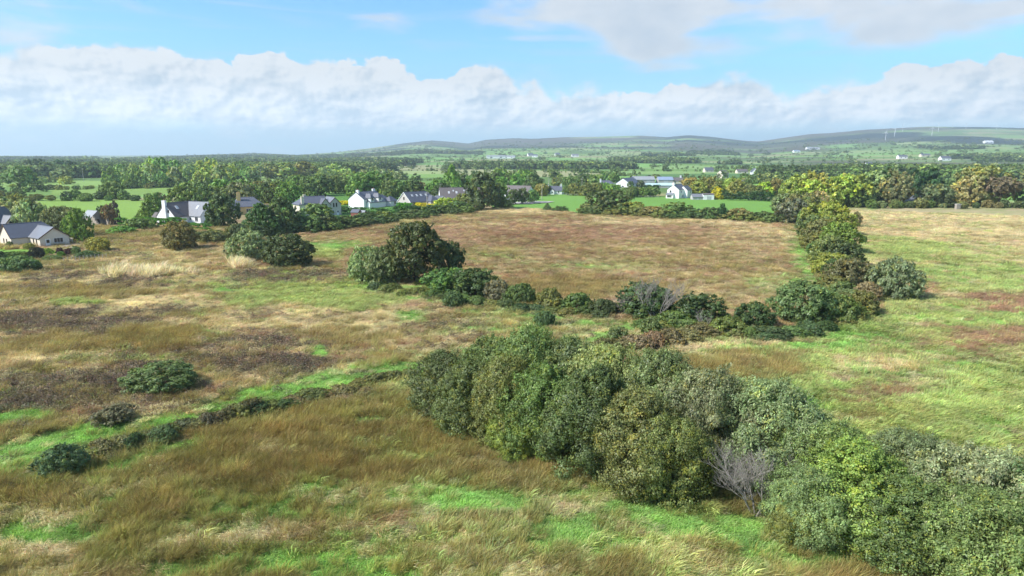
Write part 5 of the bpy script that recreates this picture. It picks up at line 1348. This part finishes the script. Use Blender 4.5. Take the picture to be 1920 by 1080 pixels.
h.block(0, 0, 5.8, 4.6, 1.6, 3.0, M['concrete'], M['slate_pale_and_skylit']); h.door('f', 0, 1.0, 1.5, 'steel', False)
h = House('white_garage', 'flat fronted white garage left of the golden cypress', 'garage', 1326, 374, 2)
h.block(0, 0, 6.0, 5.0, 2.7, 3.3, M['white'], M['tile_brown'], over=.1); h.door('f', .2, 2.4, 1.9, 'steel', False)
# right group
h = House('orange_roofed_house', 'small house with an orange clay roof among the trees behind the pale field', 'house', 1604, 374, 6)
h.block(0, 0, 6.4, 5.6, 3.4, 5.4, M['cream'], M['tile_orange'], hip=(1.6, 1.6), over=.5); h.win('f', 0, 1.4, 1.4, 1.2, 2)
h = House('white_lean_to', 'white sloping roofed shed below the orange roof', 'shed', 1611, 383, 22)
h.block(0, 0, 4.6, 5.0, 1.5, 3.2, M['white'], M['frame'], over=.2); h.door('f', 0, .9, 1.4, 'steel', False)
h = House('grey_outhouse', 'grey outhouse roof right of the white sloping shed', 'shed', 1624, 384, 22)
h.block(0, 0, 4.6, 4.6, 1.4, 2.8, M['concrete'], M['slate_pale_and_skylit'], over=.2); h.door('f', 0, .9, 1.3, 'steel', False)
h = House('slate_cottage', 'long slate roofed cottage half hidden behind the hedge right of the brown tree', 'house', 1708, 384, 3)
h.block(0, 0, 12, 6, 2.3, 4.6, M['stone'], M['slate_pale_and_skylit']); h.chimney(5.3, 0, 4.2, 6.0, .8, .8, 'concrete', 1); h.win('f', -2, .8, 1, 1.1, 1)
# farther houses
FAR = [(1414, 327, 'white_bungalow', 'white gabled bungalow left of two in the distance right of centre', 'white', 'slate', 12, 8, 3.2, 7.6, 80),
       (1432, 327, 'white_bungalow', 'white bungalow right of two in the distance right of centre', 'white', 'slate_pale_and_skylit', 14, 8, 3.0, 6.2, 4),
       (1390, 325, 'cream_bungalow', 'cream bungalow left of the two white ones in the distance', 'cream', 'tile_brown', 14, 8, 2.8, 5.4, 4),
       (1355, 334, 'pink_white_house', 'pinkish white house rising among the trees right of the blue roofed shed', 'cream', 'tile_brown', 9, 8, 5.0, 8.0, 30),
       (1328, 323, 'far_white_house', 'far house left above the yellow trees', 'cream', 'slate', 13, 8, 3.0, 6.5, 10),
       (930, 304, 'far_white_building', 'long white building far off left of the town', 'white', 'sheet_grey', 60, 20, 7, 10, 4),
       (955, 304, 'far_white_building', 'smaller white building far off right of the long one', 'white', 'sheet_grey', 36, 16, 5, 9, -6),
       (994, 302, 'far_white_house', 'far white house in the town right of the long white buildings', 'white', 'slate', 20, 12, 6, 11, 20),
       (1003, 303, 'far_white_house', 'second far white house in the town', 'white', 'slate', 18, 12, 6, 10, -10),
       (1045, 302, 'far_white_house', 'lone far white house right of the town', 'white', 'slate', 18, 12, 6, 11, 10),
       (1078, 303, 'far_white_house', 'last far white house right of the town', 'white', 'slate_pale_and_skylit', 24, 12, 6, 10, 5),
       (1522, 299, 'far_white_building', 'long white farm sheds at the foot of the right hill', 'white', 'sheet_grey', 60, 22, 7, 12, 2),
       (1492, 300, 'far_white_building', 'shorter white shed left of the long sheds at the foot of the hill', 'white', 'sheet_blue', 28, 18, 6, 10, 2),
       (1750, 322, 'terracotta_house', 'house with an orange red roof above the dark cypresses', 'white', 'tile_orange', 20, 10, 4, 8, 2),
       (1690, 307, 'far_white_house', 'white house in the plain above the tall green cypress', 'white', 'slate', 24, 12, 6, 10, 4),
       (1732, 306, 'far_white_house', 'pale house in the plain left of the brown field', 'cream', 'slate', 26, 12, 6, 9, 4),
       (1770, 309, 'far_white_house', 'pair of white gables in the plain right of centre', 'white', 'slate', 24, 12, 6, 11, 4),
       (1628, 315, 'far_white_house', 'small white house in the plain above the yellow green trees', 'white', 'slate', 12, 9, 5, 9, 4),
       (1850, 286, 'far_white_building', 'white round roofed barn on the lower slope of the right hill', 'white', 'frame', 40, 22, 8, 13, 2)]
for u, v, nm, lb, wl, rf, L_, W_, e_, r_, yw in FAR:
    x, y, t = G(u, v) if v > 296 else (*(c * 3300 for c in (ray(u, v)[0], ray(u, v)[1])), 3300)
    z = float(hills(np.array([x]), np.array([y]))[0])
    o_ = House(nm, lb, 'barn' if 'barn' in lb or 'shed' in lb else ('building' if 'building' in lb else 'house'), 960, 500, yw)
    o_.o.location = (x, y, z)
    o_.block(0, 0, L_, W_, e_, r_, M[wl], M[rf])
    o_.win('f', -L_ / 4, e_ * .4, L_ / 9, e_ * .35, 2).win('f', L_ / 4, e_ * .4, L_ / 9, e_ * .35, 2)

# ------------------------------------------------------------------ small things
def pole(u, v, h, lb, arm=True):
    x, y, t = G(u, v); o = empty('utility_pole', (x, y, 0), .2); tag(o, lb, 'pole')
    MB().tube([(0, 0, -.3), (0, 0, h)], [.17, .12], 8).build('post', M['pole'], o)
    if arm:
        MB().box(-.9, .9, -.18, -.08, h - .5, h - .36).build('cross_arm', M['pole'], o)
        for k in (-.8, 0, .8): MB().tube([(k, -.13, h - .36), (k, -.13, h - .16)], [.06, .04], 6).build('insulator', M['frame'], o)
pole(801, 391, 7.6, 'pale pole in front of the golden hedge')
pole(1016, 375, 8.6, 'pale wooden pole at the corner of the bright pasture')
pole(1029, 362, 9.5, 'pole behind the roof of the white cottage')
pole(1091, 361, 9.0, 'pole among the grey trees right of the white cottage')
pole(73, 331, 12, 'pole before the dark plantation at the far left')
pole(157, 341, 12, 'pole in the field at the far left')
pole(490, 339, 11, 'pole at the pale field left of centre')
pole(1391, 360, 8, 'pole above the evergreen hedge right of centre')

def horse(u, v, lb, rz, graze):
    x, y, t = G(u, v)
    V = [(0, 0, 1.25), (-.55, 0, 1.32), (-.85, 0, 1.28), (.45, 0, 1.28), (.75, 0, 1.35)]
    neck = [(1.05, 0, 1.15), (1.30, 0, .75), (1.42, 0, .42), (1.52, 0, .20)] if graze else [(1.02, 0, 1.65), (1.22, 0, 1.95), (1.42, 0, 1.86), (1.66, 0, 1.68)]
    V += neck                                                                   # 5..8
    E = [(0, 1), (1, 2), (0, 3), (3, 4), (4, 5), (5, 6), (6, 7), (7, 8)]
    R = [.32, .33, .26, .32, .27, .20, .15, .13, .08]
    for sx, sy, hind in ((-.72, .16, 1), (-.72, -.16, 1), (.62, .15, 0), (.62, -.15, 0)):
        b = len(V)
        if hind: V += [(sx + .06, sy, .95), (sx + .10, sy, .80), (sx - .10, sy, .50), (sx - .06, sy, .10), (sx, sy, .02)]
        else: V += [(sx, sy, .95), (sx, sy, .72), (sx + .03, sy, .48), (sx, sy, .10), (sx + .06, sy, .02)]
        R += [.17, .12, .065, .05, .06]
        E += [(1 if hind else 3, b)] + [(b + k, b + k + 1) for k in range(4)]
    b = len(V); V += [(-1.0, 0, 1.1), (-1.05, 0, .65)]; R += [.06, .05]; E += [(2, b), (b, b + 1)]
    me = bpy.data.meshes.new('horse'); me.from_pydata(V, E, []); me.materials.append(M['horse'])
    o = obj('horse', me, None, (x, y, 0)); o.rotation_euler = (0, 0, rz); tag(o, lb, 'horse')
    md = o.modifiers.new('skin', 'SKIN'); md.use_smooth_shade = True
    for k, s_ in enumerate(me.skin_vertices[0].data): s_.radius = (R[k], R[k]); s_.use_root = (k == 0)
    o.modifiers.new('sub', 'SUBSURF').levels = 1
    o.modifiers['sub'].render_levels = 1
horse(1091 - 116 + 120 - 118, 378.6, 'left of two brown horses side by side in the bright pasture', math.pi, False)
horse(1099 - 116, 378.4, 'right of two brown horses side by side in the bright pasture', math.pi * .96, True)

# garden shed, play house, barrel
h = House('red_shed', 'red brown board shed with a grey roof on the lawn of the grey house', 'shed', 668, 405, -20)
h.block(0, 0, 3.4, 2.6, 1.6, 2.6, M['red_board'], M['slate'], over=.2); h.door('f', .4, .8, 1.5, 'red_board', False)
for k in range(8): MB().box(-1.62 + k * .42, -1.62 + k * .42 + .38, -1.335, -1.302, .05, 1.55).build('board', M['red_board'], h.wall)
h = House('small_shed', 'smaller red brown shed right of the larger one', 'shed', 681, 404, -20)
h.block(0, 0, 2.0, 2.0, 1.2, 1.9, M['red_board'], M['sheet_grey'], over=.15); h.door('f', 0, .7, 1.1, 'red_board', False)
x, y, t = G(690, 406)
o = empty('blue_barrel', (x, y, 0)); tag(o, 'blue plastic barrel on the lawn right of the red shed', 'barrel')
MB().tube([(0, 0, 0), (0, 0, .12), (0, 0, .6), (0, 0, 1.1), (0, 0, 1.2)], [.40, .44, .48, .44, .38], 14).build('body', M['blue'], o)
MB().tube([(0, 0, 1.2), (0, 0, 1.26)], [.36, .34], 14).build('lid', M['frame'], o)
x, y, t = G(1795, 392)
o = empty('stone_pier', (x, y, 0), .1); tag(o, 'square pinkish stone pier at the far edge of the pale field', 'pier')
MB().box(-.95, .95, -.7, .7, -.2, 2.1).build('shaft', M['stone'], o); MB().box(-1.05, 1.05, -.8, .8, 2.104, 2.4).build('cap', M['concrete'], o)
# board fence beside the bungalow
x, y, t = G(124, 457)
o = empty('board_fence', (x, y, 0), math.radians(-6)); tag(o, 'pale board fence and gate right of the cream bungalow', 'fence')
bd = None
for k in range(14):
    me = bd or MB().box(-.15, .15, -.015, .015, .08, 1.75).mesh('board', M['cream']); bd = me
    obj('board', me, o, (-2.3 + k * .33, 0, 0))
for k in range(4): MB().box(-2.5 + k * 1.5 - .06, -2.5 + k * 1.5 + .06, .02, .14, -.2, 1.9).build('post', M['wood'], o)
# wire fence on the pasture
def post_fence(u0, v0, u1, v1, n, lb):
    x0, y0, _ = G(u0, v0); x1, y1, _ = G(u1, v1)
    L = math.hypot(x1 - x0, y1 - y0); o = empty('post_fence', ((x0 + x1) / 2, (y0 + y1) / 2, 0), math.atan2(y1 - y0, x1 - x0)); tag(o, lb, 'fence')
    me = MB().tube([(0, 0, -.2), (0, 0, 1.25)], [.07, .06], 6).mesh('post', M['pole'])
    for k in range(n): obj('post', me, o, (-L / 2 + L * k / (n - 1), 0, 0))
    for z in (.5, .85, 1.15): MB().box(-L / 2, L / 2, .07, .085, z, z + .03).build('rail', M['pole'], o)
post_fence(1060, 366.5, 1235, 371, 30, 'post and rail fence along the back of the bright pasture')
post_fence(120, 492, 200, 485, 12, 'old fence posts below the bungalow garden')
# yard of the pasture house
def sheet(name, poly, mt, z=.012):
    P_ = [G(u, v)[:2] for u, v in poly]
    m = MB().poly([(p[0], p[1], z + .28) for p in P_], [tuple(range(len(P_)))]); o = m.build(name, mt); tag(o, kind='structure'); return o
sheet('gravel_yard', [(950, 384), (990, 383.5), (1030, 380.5), (1040, 378.5), (1000, 378), (960, 380)], M['gravel'])
sheet('gravel_path', [(116, 470), (160, 466), (150, 458), (112, 460)], M['gravel'])

# wind turbines on the hills
def turbine(u, vb, hpx, lb, rot):
    a, yy, zz = ray(u, vb)
    # walk the ray until it meets the hill
    best = None
    for R in np.arange(2500, 6900, 20.0):
        k = R / math.hypot(a, yy); x, y, z = a * k, yy * k, CAM_H + zz * k
        g = float(hills(np.array([x]), np.array([y]))[0])
        best = (x, y, g, R)
        if g >= z: break
    x, y, g, R = best; h = hpx * .66 * R / FPX
    o = empty('wind_turbine', (x, y, g), math.atan2(-x, y)); tag(o, lb, 'wind turbine', 'wind turbines on the hills')
    MB().tube([(0, 0, -5), (0, 0, h)], [h * .030, h * .018], 10).build('tower', M['turbine'], o)
    nc = MB().box(-h * .03, h * .03, -h * .06, h * .07, h, h * 1.06).build('nacelle', M['turbine'], o)
    MB().tube([(0, -h * .06, h * 1.03), (0, -h * .10, h * 1.03)], [h * .03, h * .012], 8).build('hub', M['turbine'], nc)
    for k in range(3):
        t_ = rot + k * 2 * math.pi / 3; d = Vector((math.sin(t_), 0, math.cos(t_))); s_ = Vector((math.cos(t_), 0, -math.sin(t_)))
        c0 = Vector((0, -h * .08, h * 1.03)); L = h * .52
        pts = []
        for f, w in ((.02, .012), (.15, .019), (.55, .012), (1.0, .004)):
            for sg in (-1, 1):
                for dy in (-.004, .004): pts.append(c0 + d * L * f + s_ * (sg * w * h) + Vector((0, dy * h, 0)))
        F = []
        for i in range(3):
            b = i * 4
            F += [(b, b + 2, b + 6, b + 4), (b + 1, b + 5, b + 7, b + 3), (b, b + 4, b + 5, b + 1), (b + 2, b + 3, b + 7, b + 6)]
        F += [(0, 1, 3, 2), (12, 14, 15, 13)]
        MB().poly(pts, F).build('blade', M['turbine'], o)
for u, vb, hp, lb, rt in ((1708, 241, 9, 'tiny wind turbine between the left three and the middle pair on the hill', .3), (1786, 240, 9, 'tiny wind turbine left of the rightmost large one on the hill', .8), (1868, 243, 9, 'tiny wind turbine farthest right on the hill', .1), (1660, 263, 18, 'lowest and leftmost wind turbine on the right hill', .2), (1677, 256, 17, 'second wind turbine from the left on the right hill', .9), (1692, 247, 15, 'third wind turbine from the left on the right hill', .5),
                          (1747, 255, 18, 'fourth wind turbine from the left on the right hill', 0.0), (1759, 247, 18, 'fifth wind turbine from the left on the right hill', 1.0), (1811, 242, 12, 'rightmost wind turbine on the right hill', .4),
                          (1149, 263, 9, 'leftmost of three small wind turbines on the middle hill', .1), (1153, 260, 9, 'middle of three small wind turbines on the middle hill', .7), (1159, 259, 9, 'rightmost of three small wind turbines on the middle hill', .4)):
    turbine(u, vb, hp, lb, rt)

# ------------------------------------------------------------------ haze
def build_haze():
    m = bpy.data.materials.new('haze'); m.use_nodes = True; nt = m.node_tree; nt.nodes.clear()
    v = nt.nodes.new('ShaderNodeVolumePrincipled'); v.inputs['Color'].default_value = (0.80, 0.93, 1.0, 1)
    v.inputs['Density'].default_value = HAZE; v.inputs['Anisotropy'].default_value = 0.2
    o = nt.nodes.new('ShaderNodeOutputMaterial'); nt.links.new(v.outputs[0], o.inputs['Volume'])
    b = MB().box(-14500, 14500, -14500, 14500, -14, 390).build('haze', m); tag(b, kind='stuff')
HAZE = 0.00014
build_haze()
